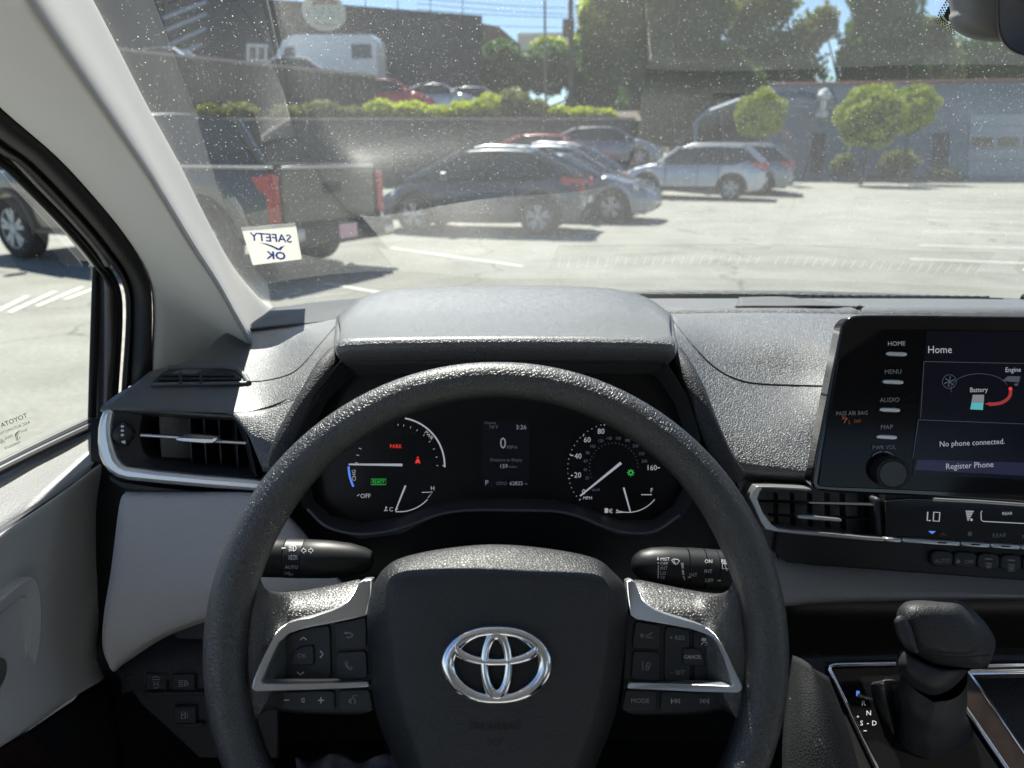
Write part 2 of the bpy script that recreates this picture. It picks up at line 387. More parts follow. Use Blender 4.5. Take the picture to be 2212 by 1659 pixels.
_tc = {}
def glyphs(s):
    if s not in _tc:
        cu = bpy.data.curves.new('t', 'FONT'); cu.body = s; cu.resolution_u = 2; cu.align_x = 'CENTER'; cu.align_y = 'CENTER'
        o = bpy.data.objects.new('t', cu); COL.objects.link(o)
        me = bpy.data.meshes.new_from_object(o.evaluated_get(bpy.context.evaluated_depsgraph_get()))
        v = np.array([x.co[:2] for x in me.vertices]); f = [tuple(p.vertices) for p in me.polygons]
        bpy.data.objects.remove(o); bpy.data.curves.remove(cu); bpy.data.meshes.remove(me)
        _tc[s] = (v, f)
    return _tc[s]
class Ink:
    """flat lettering and symbols, drawn in photo pixels and laid onto a surface by map(u, v)"""
    def __init__(s, mp): s.V = []; s.F = []; s.mp = mp
    def text(s, t, u, v, h, rot=0, mirror=False, sx=1.0, shear=0.0, slope=0.0, bold=0):
        g, f = glyphs(t); g = g*(h/.70)
        w = g.copy(); w[:, 1] -= (g[:, 1].max()+g[:, 1].min())/2; w[:, 0] *= sx
        if mirror: w[:, 0] *= -1
        w[:, 0] += shear*w[:, 1]; ca, sa = math.cos(rot), math.sin(rot)
        reps = [(0, 0)] if not bold else [(-bold, 0), (bold, 0), (0, bold), (0, -bold)]
        for dx, dy in reps:
            b = len(s.V)
            for x, y in w:
                X, Y = x*ca-y*sa+dx, x*sa+y*ca+dy
                s.V.append(s.mp(u+X, v-Y+slope*X))
            s.F += [tuple(i+b for i in (q[::-1] if mirror else q)) for q in f]
        return s
    def line(s, pts, w, closed=False):
        P = [np.array(p, float) for p in pts]; n = len(P); b = len(s.V)
        for i in range(n):
            a = P[(i-1) % n] if (closed or i > 0) else P[i]; c = P[(i+1) % n] if (closed or i < n-1) else P[i]
            t = c-a; t = t/max(np.linalg.norm(t), 1e-9); q = np.array([-t[1], t[0]])*w/2
            s.V += [s.mp(*(P[i]+q)), s.mp(*(P[i]-q))]
        for i in range(n if closed else n-1):
            j = (i+1) % n; s.F.append((b+2*i, b+2*j, b+2*j+1, b+2*i+1))
        return s
    def poly(s, pts):
        b = len(s.V); s.V += [s.mp(*p) for p in pts]; s.F.append(tuple(range(b, b+len(pts)))); return s
    def arc(s, u, v, r, a0, a1, w, ry=None, n=20):
        ry = ry or r
        return s.line([(u+r*math.cos(math.radians(a0+(a1-a0)*k/n)), v-ry*math.sin(math.radians(a0+(a1-a0)*k/n))) for k in range(n+1)], w)
    def disc(s, u, v, r, n=14): return s.poly([(u+r*math.cos(2*math.pi*k/n), v-r*math.sin(2*math.pi*k/n)) for k in range(n)])
    def done(s, name, m, parent): return mesh(name, s.V, s.F, m, parent, smooth=False)

# ================================================================== ground and the place outside
def hz(x, y):
    t = min(max((y-25)/8, 0), 1)*min(max((x+.5)/2.5, 0), 1)*min(max((12-x)/3, 0), 1); return .95*t*t*(3-2*t)
def gnd(u, v): return Zp(u, v, 0)
gx = np.concatenate([[-300,-120,-60], np.linspace(-30, 40, 71), [60,120,300]]); gy = np.concatenate([[-200,-60,-20], np.linspace(-6, 60, 67), [90,160,400]])
V = [(x, y, hz(x, y)) for y in gy for x in gx]; W = len(gx)
Fc = [(j*W+i, j*W+i+1, (j+1)*W+i+1, (j+1)*W+i) for j in range(len(gy)-1) for i in range(W-1)]
lot = tag(mesh('parking_lot', V, Fc, M_asphalt, None), kind='structure', label='sunlit pale asphalt parking lot')
def stripe(u0, v0, u1, v1, w=.10):
    a, b = gnd(u0, v0), gnd(u1, v1); t = nrm(b-a); q = np.array((-t[1], t[0], 0))*w/2; z = np.array((0, 0, .005))
    mesh('painted_line', [a-q+z, a+q+z, b+q+z, b-q+z], [(0, 1, 2, 3)], M_line, lot, smooth=False)
stripe(845,536,1130,576); stripe(700,612,860,640)
for u0, v0, u1, v1 in ((2015,424,2400,432),(2010,439,2420,449),(2006,455,2440,467),(2003,475,2460,488),(1996,500,2480,512),(1985,530,2500,545),(1965,560,2500,580)): stripe(u0, v0, u1, v1, .12)
for k in range(4): stripe(-40+k*60, 690-k*14, 60+k*60, 640-k*10, .06)

def leafy(name, centre, rad, n, size, m, parent=None, seed=1, shell=.45, squash=1.0, flat=0.0):
    """many small leaf faces through an uneven crown"""
    r_ = np.random.default_rng(seed); c = np.array(centre, float); rad = np.array(rad, float)
    d = r_.normal(size=(n, 3)); d /= np.linalg.norm(d, axis=1)[:, None]
    rr = (shell+(1-shell)*r_.random(n)**.5)
    lump = 1+.14*np.sin(d[:, 0]*5+seed)*np.sin(d[:, 2]*6+seed*2)+.10*np.sin(d[:, 1]*9+seed*3+d[:, 2]*5)
    P = c+d*rad*(rr*lump)[:, None]
    a = r_.normal(size=(n, 3)); a /= np.linalg.norm(a, axis=1)[:, None]
    b = np.cross(a, r_.normal(size=(n, 3))); b /= np.linalg.norm(b, axis=1)[:, None]
    s = size*(.6+.8*r_.random(n))[:, None]
    V = np.stack([P-a*s, P+b*s*.55, P+a*s, P-b*s*.55], 1).reshape(-1, 3)
    off = np.zeros(3) if parent is None else world_loc(parent)
    me = bpy.data.meshes.new(name); V = V-off
    me.vertices.add(4*n); me.vertices.foreach_set('co', V.ravel()); me.loops.add(4*n); me.loops.foreach_set('vertex_index', np.arange(4*n))
    me.polygons.add(n); me.polygons.foreach_set('loop_start', np.arange(n)*4); me.polygons.foreach_set('loop_total', np.full(n, 4)); me.update(); me.validate()
    me.materials.append(m); o = bpy.data.objects.new(name, me); COL.objects.link(o)
    if parent is not None: o.parent = parent
    return o
def leafmat(name, col, col2, sc=.6, tr=.35):
    if name in MATS: return MATS[name]
    m = mat(name, col, .6, spec=.3, tint=(sc, col2, 1)); nt = m.node_tree; b = nt.nodes['Principled BSDF']
    out = [n for n in nt.nodes if n.type == 'OUTPUT_MATERIAL'][0]; tl = nt.nodes.new('ShaderNodeBsdfTranslucent'); tl.inputs[0].default_value = (col2[0]*1.4, col2[1]*1.5, col2[2]*.8, 1)
    mx = nt.nodes.new('ShaderNodeMixShader'); mx.inputs[0].default_value = tr
    nt.links.new(b.outputs[0], mx.inputs[1]); nt.links.new(tl.outputs[0], mx.inputs[2]); nt.links.new(mx.outputs[0], out.inputs[0]); return m
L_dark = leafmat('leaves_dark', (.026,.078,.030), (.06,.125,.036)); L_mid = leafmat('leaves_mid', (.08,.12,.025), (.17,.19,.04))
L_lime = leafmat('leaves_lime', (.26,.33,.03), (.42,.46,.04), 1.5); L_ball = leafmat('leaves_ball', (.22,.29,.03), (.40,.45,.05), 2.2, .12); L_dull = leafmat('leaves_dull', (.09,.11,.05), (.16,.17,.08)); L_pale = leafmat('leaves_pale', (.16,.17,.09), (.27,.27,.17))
M_bark = mat('bark', (.08,.06,.045), .9, noise=(6,.3))
M_timber = mat('wall_timber', (.055,.058,.062), .85, noise=(3,.3)); M_fence = mat('fence_boards', (.050,.045,.045), .8, noise=(2,.3)); M_cap = mat('fence_cap', (.30,.24,.23), .8)
M_slate = mat('slate_cladding', (.008,.016,.034), .75, noise=(.5,.12)); M_bluegrey = mat('blue_grey_render', (.19,.232,.285), .85, noise=(.7,.10)); M_bgtrim = mat('blue_grey_trim', (.26,.33,.42), .7)
M_redtrim = mat('red_roof_edge', (.20,.09,.09), .7); M_whitep = mat('white_paint', (.72,.72,.70), .6); M_darkdoor = mat('dark_door', (.06,.052,.05), .6); M_pane = mat('dark_pane', (.05,.055,.05), .12)
M_beige = mat('beige_wall', (.62,.60,.52), .9); M_roof = mat('brown_roof', (.18,.11,.075), .9, noise=(4,.3)); M_soil = mat('bank_soil', (.10,.08,.06), .95, noise=(2,.4)); M_pole = mat('weathered_pole', (.07,.065,.06), .9)
M_wire = mat('wire', (.03,.03,.035), .6); M_conc = mat('upper_lot', (.30,.295,.28), .95, noise=(1.5,.15))

# retaining wall of timbers with planting on top; upper yard behind
WY = 33.5
def wallpt(u, v, y=WY): return Yp(u, v, y)
xa, xb = wallpt(-350, 300)[0], 5.2; ztop = lambda x: 2.85-.012*(x+14)
rw = thing('retaining_wall', 'long dark timber retaining wall below the planted bank behind the parked cars', 'retaining wall', (0, WY, 0))
nb = 12
for i in range(nb):
    z0, z1 = -.1+i*.245, -.1+(i+1)*.245-.018
    if z1 > 2.7: z1 = 2.72
    mesh('timber', [(xa,WY,z0),(xb,WY-1.0,z0),(xb,WY-1.0,z1),(xa,WY,z1),(xa,WY+.2,z0),(xb,WY-.8,z0),(xb,WY-.8,z1),(xa,WY+.2,z1)], [(0,1,2,3),(3,2,6,7),(4,7,6,5),(0,4,5,1)], M_timber, rw, smooth=False)
mesh('wall_core', [(xa,WY+.03,-.1),(xb,WY-.97,-.1),(xb,WY-.97,2.75),(xa,WY+.03,2.75)], [(0,1,2,3)], M_pole, rw, smooth=False)
mesh('wall_cap', [(xa,WY-.05,2.74),(xb,WY-1.05,2.74),(xb,WY-.7,2.74),(xa,WY+.3,2.74),(xa,WY-.05,2.84),(xb,WY-1.05,2.84),(xb,WY-.7,2.84),(xa,WY+.3,2.84)], [(4,5,6,7),(0,1,5,4),(3,7,6,2)], M_cap, rw, smooth=False)
for x in np.arange(xa+2, xb, 3.2):
    t = (x-xa)/(xb-xa); box('wall_post', (x, WY-.06-t, 1.3), (.16,.12,2.9), M_timber, rw)
bank = mesh('bank', [(xa-20,WY+.2,2.72),(xb+.3,WY-.8,2.72),(xb+.6,WY+2.2,3.25),(xa-20,WY+3,3.25),(xa-20,140,4.0),(xb+12,140,4.0),(xb+.7,WY+2.3,3.26)], [(0,1,2,3),(3,2,6,5,4)], M_soil, None, smooth=False); tag(bank, kind='structure', label='planted bank and upper yard')
UY = WY+2.6
upper = mesh('upper_yard', [(xa-20,UY,3.27),(xb+.6,UY,3.27),(xb+5,90,3.4),(xa-20,90,3.4)], [(0,1,2,3)], M_conc, None, smooth=False); tag(upper, kind='structure', label='pale upper yard')
# dark board fence on the left of the upper yard
fn_ = thing('board_fence', 'dark board fence with a pale top rail in front of the white van', 'fence', (-12, UY-.3, 3.2))
f0, f1 = Yp(170, 100, UY-.3), Yp(812, 168, UY-.3); nbd = 46
for i in range(nbd):
    a, b = f0[0]+(f1[0]-f0[0])*i/nbd, f0[0]+(f1[0]-f0[0])*(i+.93)/nbd; za = f0[2]+(f1[2]-f0[2])*i/nbd
    mesh('board', [(a,UY-.3,3.1),(b,UY-.3,3.1),(b,UY-.3,za),(a,UY-.3,za),(a,UY-.26,3.1),(b,UY-.26,3.1),(b,UY-.26,za),(a,UY-.26,za)], [(0,1,2,3),(1,5,6,2),(4,0,3,7),(3,2,6,7)], M_fence, fn_, smooth=False)
mesh('top_rail', [(f0[0],UY-.36,f0[2]),(f1[0],UY-.36,f1[2]),(f1[0],UY-.2,f1[2]),(f0[0],UY-.2,f0[2]),(f0[0],UY-.36,f0[2]+.12),(f1[0],UY-.36,f1[2]+.12),(f1[0],UY-.2,f1[2]+.12),(f0[0],UY-.2,f0[2]+.12)], [(0,1,5,4),(4,5,6,7),(1,2,6,5)], M_cap, fn_, smooth=False)
# shrubs along the bank
shr = [(455,238,26,17,L_mid),(520,238,42,20,L_mid),(640,240,50,16,L_dull),(700,232,34,18,L_dull),(760,240,30,12,L_dull),(825,232,34,20,L_lime),(885,234,36,18,L_lime),(945,240,42,15,L_lime),(1005,234,34,18,L_lime),(1060,225,36,24,L_lime),(1110,222,34,34,L_dull),(1160,236,26,24,L_dull),(1205,240,26,14,L_lime),(1258,242,36,13,L_lime),(1305,244,24,12,L_lime)]
words = ['mid green shrub at the window side end of the bank','round mid green shrub below the dark board fence','dull low shrub under the fence beside the pickup tailgate','dull shrub below the white van','small dull shrub at the right end of the fence','bright lime shrub below the parked red car','bright lime shrub between red car and silver car','low lime shrub below the silver car','lime shrub in front of the pale silver estate','tall lime shrub before the middle of the bank','tallest dull green shrub on the bank','upright dull shrub beside the tallest one','small lime shrub left of the utility pole','wide lime shrub under the utility pole','last lime shrub at the dark trees end of the bank']
for k, (u, v, w, h, m) in enumerate(shr):
    c = Yp(u, v, WY+.8); s = .95*WY*S/FOC
    t_ = thing('shrub', words[k], 'shrub', (c[0], c[1], 2.8), group='shrubs along the bank')
    leafy('foliage', c+np.array((0,0,-.05)), (w*s*1.05, .8, h*s*.92), 1500, .10, m, t_, seed=k+3, shell=.3)
    tube('stem', [(c[0],c[1],2.7),(c[0]+.05,c[1],c[2])], .04, M_bark, t_, seg=6)
# buildings at the back
slate = thing('slate_building', 'large dark slate blue building with a round sign high on its wall', 'building', (-15, 58, 3.4))
bl = Yp(200, 0, 50); br_ = Yp(1041, 42, 60)
def wall_quad(nm, x0, y0, x1, y1, z0, z1, m, parent, d=.25):
    a = np.array((x0,y0)); b = np.array((x1,y1)); t = nrm(b-a); n = np.array((-t[1], t[0]))*d; a2, b2 = a+n, b+n
    return mesh(nm, [(*a,z0),(*b,z0),(*b,z1),(*a,z1),(*a2,z0),(*b2,z0),(*b2,z1),(*a2,z1)], [(0,1,2,3),(5,4,7,6),(1,5,6,2),(4,0,3,7),(3,2,6,7)], m, parent, smooth=False)
wall_quad('wall', bl[0]-12, 44, br_[0], 60, 3.2, br_[2]+.0, M_slate, slate, 14)
t0 = np.array((bl[0]-12, 44)); t1 = np.array((br_[0], 60)); tt = nrm(t1-t0); tn2 = np.array((tt[1], -tt[0]))
def onslate(u, v, off=0.0):
    P = np.array((*(t0+tn2*off), 0)); n = np.array((*tn2, 0)); return PL(u, v, P, n)
n3 = np.array((*tn2, 0))
wall_quad('parapet', (t0+tn2*.06)[0], (t0+tn2*.06)[1], (t1+tn2*.06)[0], (t1+tn2*.06)[1], br_[2]+.003, br_[2]+3.2*0+.25, M_slate, slate, .3)
wq = [(533,94),(578,96),(577,134),(532,131)]
w_ = plate('window_frame', [onslate(u, v, .08) for u, v in wq], n3, .1, M_whitep, slate)
for q in ([(540,100),(553,101),(552,128),(539,127)], [(559,101),(572,102),(571,129),(558,128)]): plate('window_pane', [onslate(u, v, .10) for u, v in q], n3, .02, M_pane, w_)
for u in (430, 490, 560, 640, 720, 790, 860, 930, 1000): tube('cladding_joint', [onslate(u, -40, .02), onslate(u-2, 140, .02)], .035, M_slate, slate, seg=6)
sg = thing('round_sign', 'round cream sign with brown and teal lettering high on the slate building', 'sign', tuple(onslate(700, 28, .2)))
plate('sign_board', [onslate(700+48*math.cos(q), 25-42*math.sin(q)+6*math.cos(q), .16) for q in np.linspace(0, 2*math.pi, 40)[:-1]], n3, .12, mat('cream_board', (.55,.56,.48), .7), sg)
M_teal = mat('teal_paint', (.10,.30,.32), .7); M_brownp = mat('brown_paint', (.22,.17,.12), .7)
i_ = Ink(lambda u, v: onslate(u, v, .175))
for k, (y, w, n) in enumerate(((18,30,7),(27,34,8),(36,30,7))):
    for j in range(n): x = 700-w+2*w*j/(n-1); hh = 2.4+1.6*math.sin(j*2.3+k*1.7); i_.poly([(x-3,y-hh),(x+2.2,y-hh+.8),(x+3,y+hh),(x-2,y+hh)])
tag(i_.done('sign_lettering', M_teal, sg), kind='stuff')
i_ = Ink(lambda u, v: onslate(u, v, .175)); i_.poly([(672,2),(690,-4),(715,-4),(730,4),(728,12),(700,10),(676,12)]).line([(680,50),(722,54)], 3); i_.done('sign_emblem', M_brownp, sg)
for P in ([(352,40),(446,4)], [(358,66),(446,30)], [(364,98),(444,62)], [(372,122),(436,96)]): tube('stair_beam', [onslate(*q, .6) for q in P], .12, M_bgtrim, slate, seg=6)
hs = thing('brown_roof_house', 'distant house with a brown pitched roof beside the slate building', 'house', (0, 75, 4))
a, b, c, d = Yp(1040,50,74), Yp(1078,58,74), Yp(1122,92,74), Yp(1040,92,74)
plate('roof', [a, b, Yp(1124,97,74), Yp(1040,97,74)], (0,-1,.4), 6, M_roof, hs); plate('wall', [Yp(1030,96,74.2), Yp(1118,96,74.2), Yp(1118,150,74.2), Yp(1030,150,74.2)], (0,-1,0), 5, M_beige, hs)
cb = thing('cream_building', 'low distant cream building between the brown roofed house and the trees', 'building', (5, 82, 4))
plate('wall', [Yp(1120,72,84), Yp(1262,70,84), Yp(1262,170,84), Yp(1110,170,84)], (0,-1,0), 8, M_beige, cb); plate('roof', [Yp(1118,71,83.8), Yp(1265,69,83.8), Yp(1265,74,83.8), Yp(1118,77,83.8)], (0,-1,.3), 8.6, M_whitep, cb)
# poles and wires
for k, (u, lab, r_, y) in enumerate(((1233,'dark wooden utility pole with a small box, standing at the end of the bank',.13,42),(1177,'thin pale pole left of the wooden utility pole',.07,46))):
    t_ = thing('utility_pole', lab, 'pole', tuple(Yp(u, 240, y)), group='poles on the upper yard')
    tube('pole', [Yp(u+2, 250, y), Yp(u, 40, y), Yp(u, -160, y)], r_, M_pole if k == 0 else mat('green_pole', (.10,.16,.15), .6), t_, seg=12)
    if k == 0:
        c = Yp(1223, 62, y); box('switch_box', (c[0]+.1, c[1]-.2, c[2]), (.6,.4,.8), M_pole, t_)
        tube('cross_arm', [Yp(1195,-40,y), Yp(1272,-40,y)], .07, M_pole, t_, seg=6)
for k, (v0, v1) in enumerate(((20,34),(8,30),(46,52),(-4,16))):
    P = [Yp(900+40*i, v0+(v1-v0)*i/14+10*math.sin(math.pi*i/14), 44-.0*i) for i in range(15)]
    tag(tube('overhead_wire', P, .018, M_wire, None, seg=5), ['overhead wire crossing the sky just above the cream building','higher overhead wire running to the wooden pole','lowest overhead wire, level with the house roof','topmost overhead wire near the upper edge'][k], 'wire', group='overhead wires by the poles')
# trees; some upper blobs have lighter leaves to paint the sunlit tops
def tree(lab, blobs, y, m, base, seed, grp='trees behind the lots', n=9000, size=.19, trunk=.22):
    t_ = thing('tree', lab, 'tree', tuple(base), group=grp); base = np.array(base); top = Yp(blobs[0][0], blobs[0][1], y)
    tube('trunk', [base, base+(top-base)*.5+np.array((.15,0,0)), top], [trunk, trunk*.7, trunk*.25], M_bark, t_, seg=8)
    for k, (u, v, w, h, *mm) in enumerate(blobs):
        c = Yp(u, v, y); s = y*1.04*S/FOC; leafy('crown', c, (w*s, (w+h)*.5*s*.8, h*s), int(n*w*h/6000)+300, size, mm[0] if mm else m, t_, seed=seed*7+k, shell=.25)
        tube('limb', [base+(top-base)*.35, base*.35+c*.65+np.array((0,0,-.3)), c], [trunk*.5, trunk*.35, trunk*.12], M_bark, t_, seg=6)
tree('broad tree with sunlit yellow green outer leaves right of the utility pole', [(1340,60,70,80),(1300,30,44,50,L_lime),(1380,-20,70,60,L_mid),(1318,120,58,46,L_dark),(1390,130,60,60,L_dark)], 44, L_mid, (13.5-6.5,44,3.2), 1)
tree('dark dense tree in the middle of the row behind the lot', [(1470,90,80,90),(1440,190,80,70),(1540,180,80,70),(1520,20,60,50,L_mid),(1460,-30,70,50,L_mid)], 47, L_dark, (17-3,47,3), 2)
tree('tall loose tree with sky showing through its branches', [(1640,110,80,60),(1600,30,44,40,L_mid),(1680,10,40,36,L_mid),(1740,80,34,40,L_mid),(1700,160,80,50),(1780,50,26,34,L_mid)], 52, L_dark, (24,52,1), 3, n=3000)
tree('dark upright conifer left of the pale blossoming tree', [(1902,80,66,120),(1900,-40,56,70),(1925,160,60,60),(1860,150,44,60)], 50, L_dark, (31,50,1), 4, n=7000)
tree('pale grey green tree beside the mirror mount, behind the low building', [(2015,120,40,60),(2010,70,30,26,L_mid),(2035,165,36,36)], 54, L_pale, (37,54,1), 5, n=6500, size=.22)
tree('dark tree behind the right end of the low building', [(2130,130,90,50),(2230,120,90,60),(2330,110,90,70)], 58, L_dark, (45,58,1), 6, n=5000)
tree('low dark tree mass filling the gap beside the carport', [(1560,250,100,60),(1450,270,80,50),(1650,235,70,40),(1380,260,60,50)], 46, L_dark, (19,46,0), 8, n=4200)
tree('distant green tree in the gap between pole and house', [(1190,98,34,14),(1260,96,30,20)], 78, L_lime, (9,78,3), 9, n=9000, size=.3)

tree('dark tree mass between the slate building and the utility pole', [(1085,150,60,50),(1180,150,60,46),(1270,150,50,46),(1040,170,40,40),(1340,180,60,50),(1410,200,60,60),(1290,215,60,40)], 66, L_dark, (4,66,3), 11, n=5200, size=.3)
# long low blue grey building on the right
lb = thing('low_building', 'long low blue grey building with a red roof edge, dark doors and garage door', 'building', (30, 42, 0))
BY0, BY1 = 41.0, 40.0
p0, p1 = Yp(1664, 183, 41.0), Yp(2700, 165, 39.0)
la = np.array((p0[0], 41.0)); lc = np.array((p1[0], 39.0)); lt = nrm(lc-la); ln = np.array((lt[1], -lt[0])); ln3 = np.array((*ln, 0))
def onlow(u, v, off=0.0): return PL(u, v, np.array((*(la+ln*off), 0)), ln3)
mesh('wall', [(*la,-.2),(*lc,-.2),(*lc,p1[2]),(*la,p0[2]),(*(la-ln*12),-.2),(*(lc-ln*12),-.2),(*(lc-ln*12),p1[2]),(*(la-ln*12),p0[2])], [(0,1,2,3),(4,0,3,7),(3,2,6,7),(1,5,6,2)], M_bluegrey, lb, smooth=False)
tube('red_roof_edge', [np.array((*(la+ln*.1), p0[2]+.02)), np.array((*(lc+ln*.1), p1[2]+.02))], (.07,.06), M_redtrim, lb, seg=4)
for q, fr in (([(1753,287),(1786,288),(1781,374),(1748,372)], 1), ([(2014,288),(2054,289),(2048,378),(2008,377)], 2)):
    o = plate('door', [onlow(u, v, .03) for u, v in q], ln3, .06, M_darkdoor, lb)
    tube('door_frame', [onlow(*q[3], .05), onlow(*q[0], .05), onlow(*q[1], .05), onlow(*q[2], .05)], .05, M_bgtrim, lb, seg=4)
g_ = plate('garage_door', [onlow(u, v, .04) for u, v in [(2098,248),(2420,246),(2420,380),(2090,380)]], ln3, .06, mat('garage_panel', (.30,.36,.42), .6), lb)
for k in range(6): plate('garage_pane', [onlow(u, v, .06) for u, v in [(2100+k*56,296),(2146+k*56,296),(2145+k*56,318),(2099+k*56,317)]], ln3, .03, M_pane, g_)
for v in (272, 322, 346): tube('panel_joint', [onlow(2094, v, .05), onlow(2415, v-1, .05)], .02, M_bluegrey, g_, seg=4)
tube('ledge', [onlow(1600, 228, .12), onlow(1815, 232, .12)], .09, M_bgtrim, lb, seg=4)
plate('wall_notice', [onlow(u, v, .04) for u, v in [(1688,279),(1708,279),(1708,301),(1688,301)]], ln3, .03, mat('pink_notice', (.45,.28,.33), .7), lb)
vt = thing('roof_vent', 'small white capped vent standing in front of the low blue grey building', 'vent', tuple(onlow(1777, 245, .5)))
c = onlow(1777, 232, .5); lathe('vent_pipe', c-np.array((0,0,.5)), (0,0,1), [(0,.30),(.25,.30),(.30,.16),(.9,.16)], M_whitep, vt, 16); lathe('vent_cap', c+np.array((0,0,.35)), (0,0,1), [(0,.34),(.25,.36),(.50,.20),(.55,.05)], M_whitep, vt, 16)
# open carport end with its sloping blue edge
ca = thing('carport', 'open carport with a sloping pale blue roof edge beside the low building', 'carport', tuple(Yp(1560, 330, 38)))
for P in ([Yp(1500,330,38), Yp(1503,262,38), Yp(1530,240,38), Yp(1600,214,38), Yp(1672,200,38)],): tube('roof_edge', P, (.16,.09), M_bgtrim, ca, seg=4)
plate('roof', [Yp(1503,262,38.1), Yp(1530,240,38.1), Yp(1600,214,38.1), Yp(1670,204,38.1), Yp(1670,214,38.1), Yp(1604,222,38.1), Yp(1532,248,38.1)], (0,-1,.2), 5, M_bluegrey, ca)
plate('back_wall', [Yp(1500,262,42.5), Yp(1672,250,42.5), Yp(1672,385,42.5), Yp(1500,385,42.5)], (0,-1,0), .2, M_slate, ca)
tube('post', [Yp(1503,262,38), Yp(1500,385,38)], .08, M_bgtrim, ca, seg=6)
# clipped ball trees and low bushes before the building
for k, (u, v, r_, y, lab) in enumerate(((1642,246,44,35,'leftmost clipped ball tree with a yellow green top, near the carport'),(1880,250,62,34,'largest clipped ball tree, yellow green on top, between the two dark doors'),(1968,236,44,36,'smaller clipped ball tree just behind the largest one'))):
    c = Yp(u, v, y); s = y*1.03*S/FOC; t_ = thing('ball_tree', lab, 'tree', (c[0], c[1], 0), group='clipped ball trees')
    leafy('crown', c, (r_*s*1.02, r_*s*1.02, r_*s*.95), 6500, .075, L_ball, t_, seed=20+k, shell=.74); leafy('inner_crown', c-np.array((0,0,.10)), (r_*s*.84, r_*s*.84, r_*s*.78), 4000, .11, L_dark, t_, seed=30+k, shell=.5)  # dark inner leaves paint the shade inside and below the ball
    tube('trunk', [(c[0],c[1],-.05),(c[0]+.05,c[1],c[2]*.5),(c[0],c[1],c[2])], .07, M_bark, t_, seg=8)
for k, (u, v, w, h, m, lab) in enumerate(((1822,356,22,24,L_dull,'small round bush between door and ball tree'),(1940,352,40,26,L_dull,'low loose bush left of the second dark door'),(2035,372,30,8,L_dull,'flat ground bush under the second dark door'))):
    c = Yp(u, v, 37.6); s = 37.6*1.03*S/FOC; t_ = thing('bush', lab, 'bush', (c[0], c[1], 0), group='bushes along the low building'); leafy('foliage', c, (w*s, .6, h*s), 1500, .09, m, t_, seed=40+k, shell=.3)
bed = Zp(1950, 384, .02)
plate('planting_bed', [onlow(1790,384,.02), onlow(2090,390,.02), onlow(2090,380,.02), onlow(1790,377,.02)], ln3, .3, M_soil, lb)

# ------------------------------------------------------------------ vehicles
def paint(name, col, metal=.35, rough=.3): return mat(name, col, rough, metal=metal, coat=1.0)
def lmesh(nm, V, Fc, m, t, **k): o = mesh(nm, V, Fc, m, t, local=True, **k); return o
def wheel_set(t, xs_, hw, r, wdt=.22, rimm=None):
    rimm = rimm or M_rim
    for x in xs_:
        for s in (-1, 1):
            w = bpy.data.objects.new('wheel', None); COL.objects.link(w); w.parent = t; w.location = (x, s*(hw-wdt*.5+.015), r); w.empty_display_size = .1
            lathe('tyre', (0,-wdt/2,0), (0,1,0), [(0,r*.66),(.0,r*.90),(.03,r),(wdt-.03,r),(wdt,r*.90),(wdt,r*.66)], M_tyre, w, 28, local=True, caps=False)
            lathe('rim', (0,-wdt/2*.4*1,0), (0,1,0), [(-.02,r*.64),(.02,r*.66),(wdt*.4,r*.66)] if s < 0 else [(0,r*.66),(wdt*.4+.02,r*.66),(wdt*.4+.05,r*.64)], M_black, w, 28, local=True)
            V = []; Fc = []; yo = s*(wdt/2-.012)
            for k in range(5):
                for d in (-.22,.22):
                    a = 2*math.pi*k/5+.3; a2 = a+d; b = len(V); wd = r*.075
                    for rr_, aa in ((r*.12,a),(r*.64,a2)):
                        px, pz = rr_*math.cos(aa), rr_*math.sin(aa); qx, qz = -math.sin(aa)*wd, math.cos(aa)*wd
                        V += [(px-qx,yo,pz-qz),(px+qx,yo,pz+qz),(px-qx,yo-s*.03,pz-qz),(px+qx,yo-s*.03,pz+qz)]
                    Fc += [(b,b+1,b+5,b+4),(b,b+4,b+6,b+2),(b+1,b+3,b+7,b+5)]
            lmesh('spokes', V, Fc, rimm, w, smooth=False); lathe('hub_cap', (0,yo-.02*s,0), (0,s,0), [(0,r*.16),(.025,r*.15),(.03,r*.08)], rimm, w, 14, local=True)
            lathe('rim_edge', (0,yo-.02*s,0), (0,s,0), [(0,r*.68),(.018,r*.68),(.02,r*.63),(0,r*.62)], rimm, w, 28, local=True, caps=False)
def body_loft(nm, st, m, t, arches=(), r=.34):
    """st: (x, z_bottom, z_top, half width); arches cut up the lower edge over the wheels"""
    X = np.unique(np.concatenate([np.linspace(st[0][0], st[-1][0], 60), [s[0] for s in st]])); sx = [s[0] for s in st]
    V = []; n = 13
    for x in X:
        zb, zt, hw = (np.interp(x, sx, [s[i] for s in st]) for i in (1, 2, 3))
        za = zb
        for ax_ in arches:
            d = abs(x-ax_)
            if d < r*1.22: za = max(za, r+math.sqrt(max((r*1.22)**2-d*d, 0))*.98)
        za = min(za, zt-.10); zm = za+(zt-za)*.5
        half = [(hw*.80,za),(hw*.97,za),(hw*1.0,za+(zt-za)*.18),(hw*.985,zm),(hw*.965,zt-(zt-za)*.16),(hw*.90,zt-.015),(0,zt+.015)]
        ring = [(-y,z) for y, z in half]+[(y,z) for y, z in half[-2::-1]]
        V += [(x,y,z) for y, z in ring]
    Fc = [(i*n+k, i*n+k+1, (i+1)*n+k+1, (i+1)*n+k) for i in range(len(X)-1) for k in range(n-1)]+[tuple(range(n)), tuple(range((len(X)-1)*n, len(X)*n))]
    o = lmesh(nm, V, Fc, m, t, sharp=38); fix_normals(o); return o
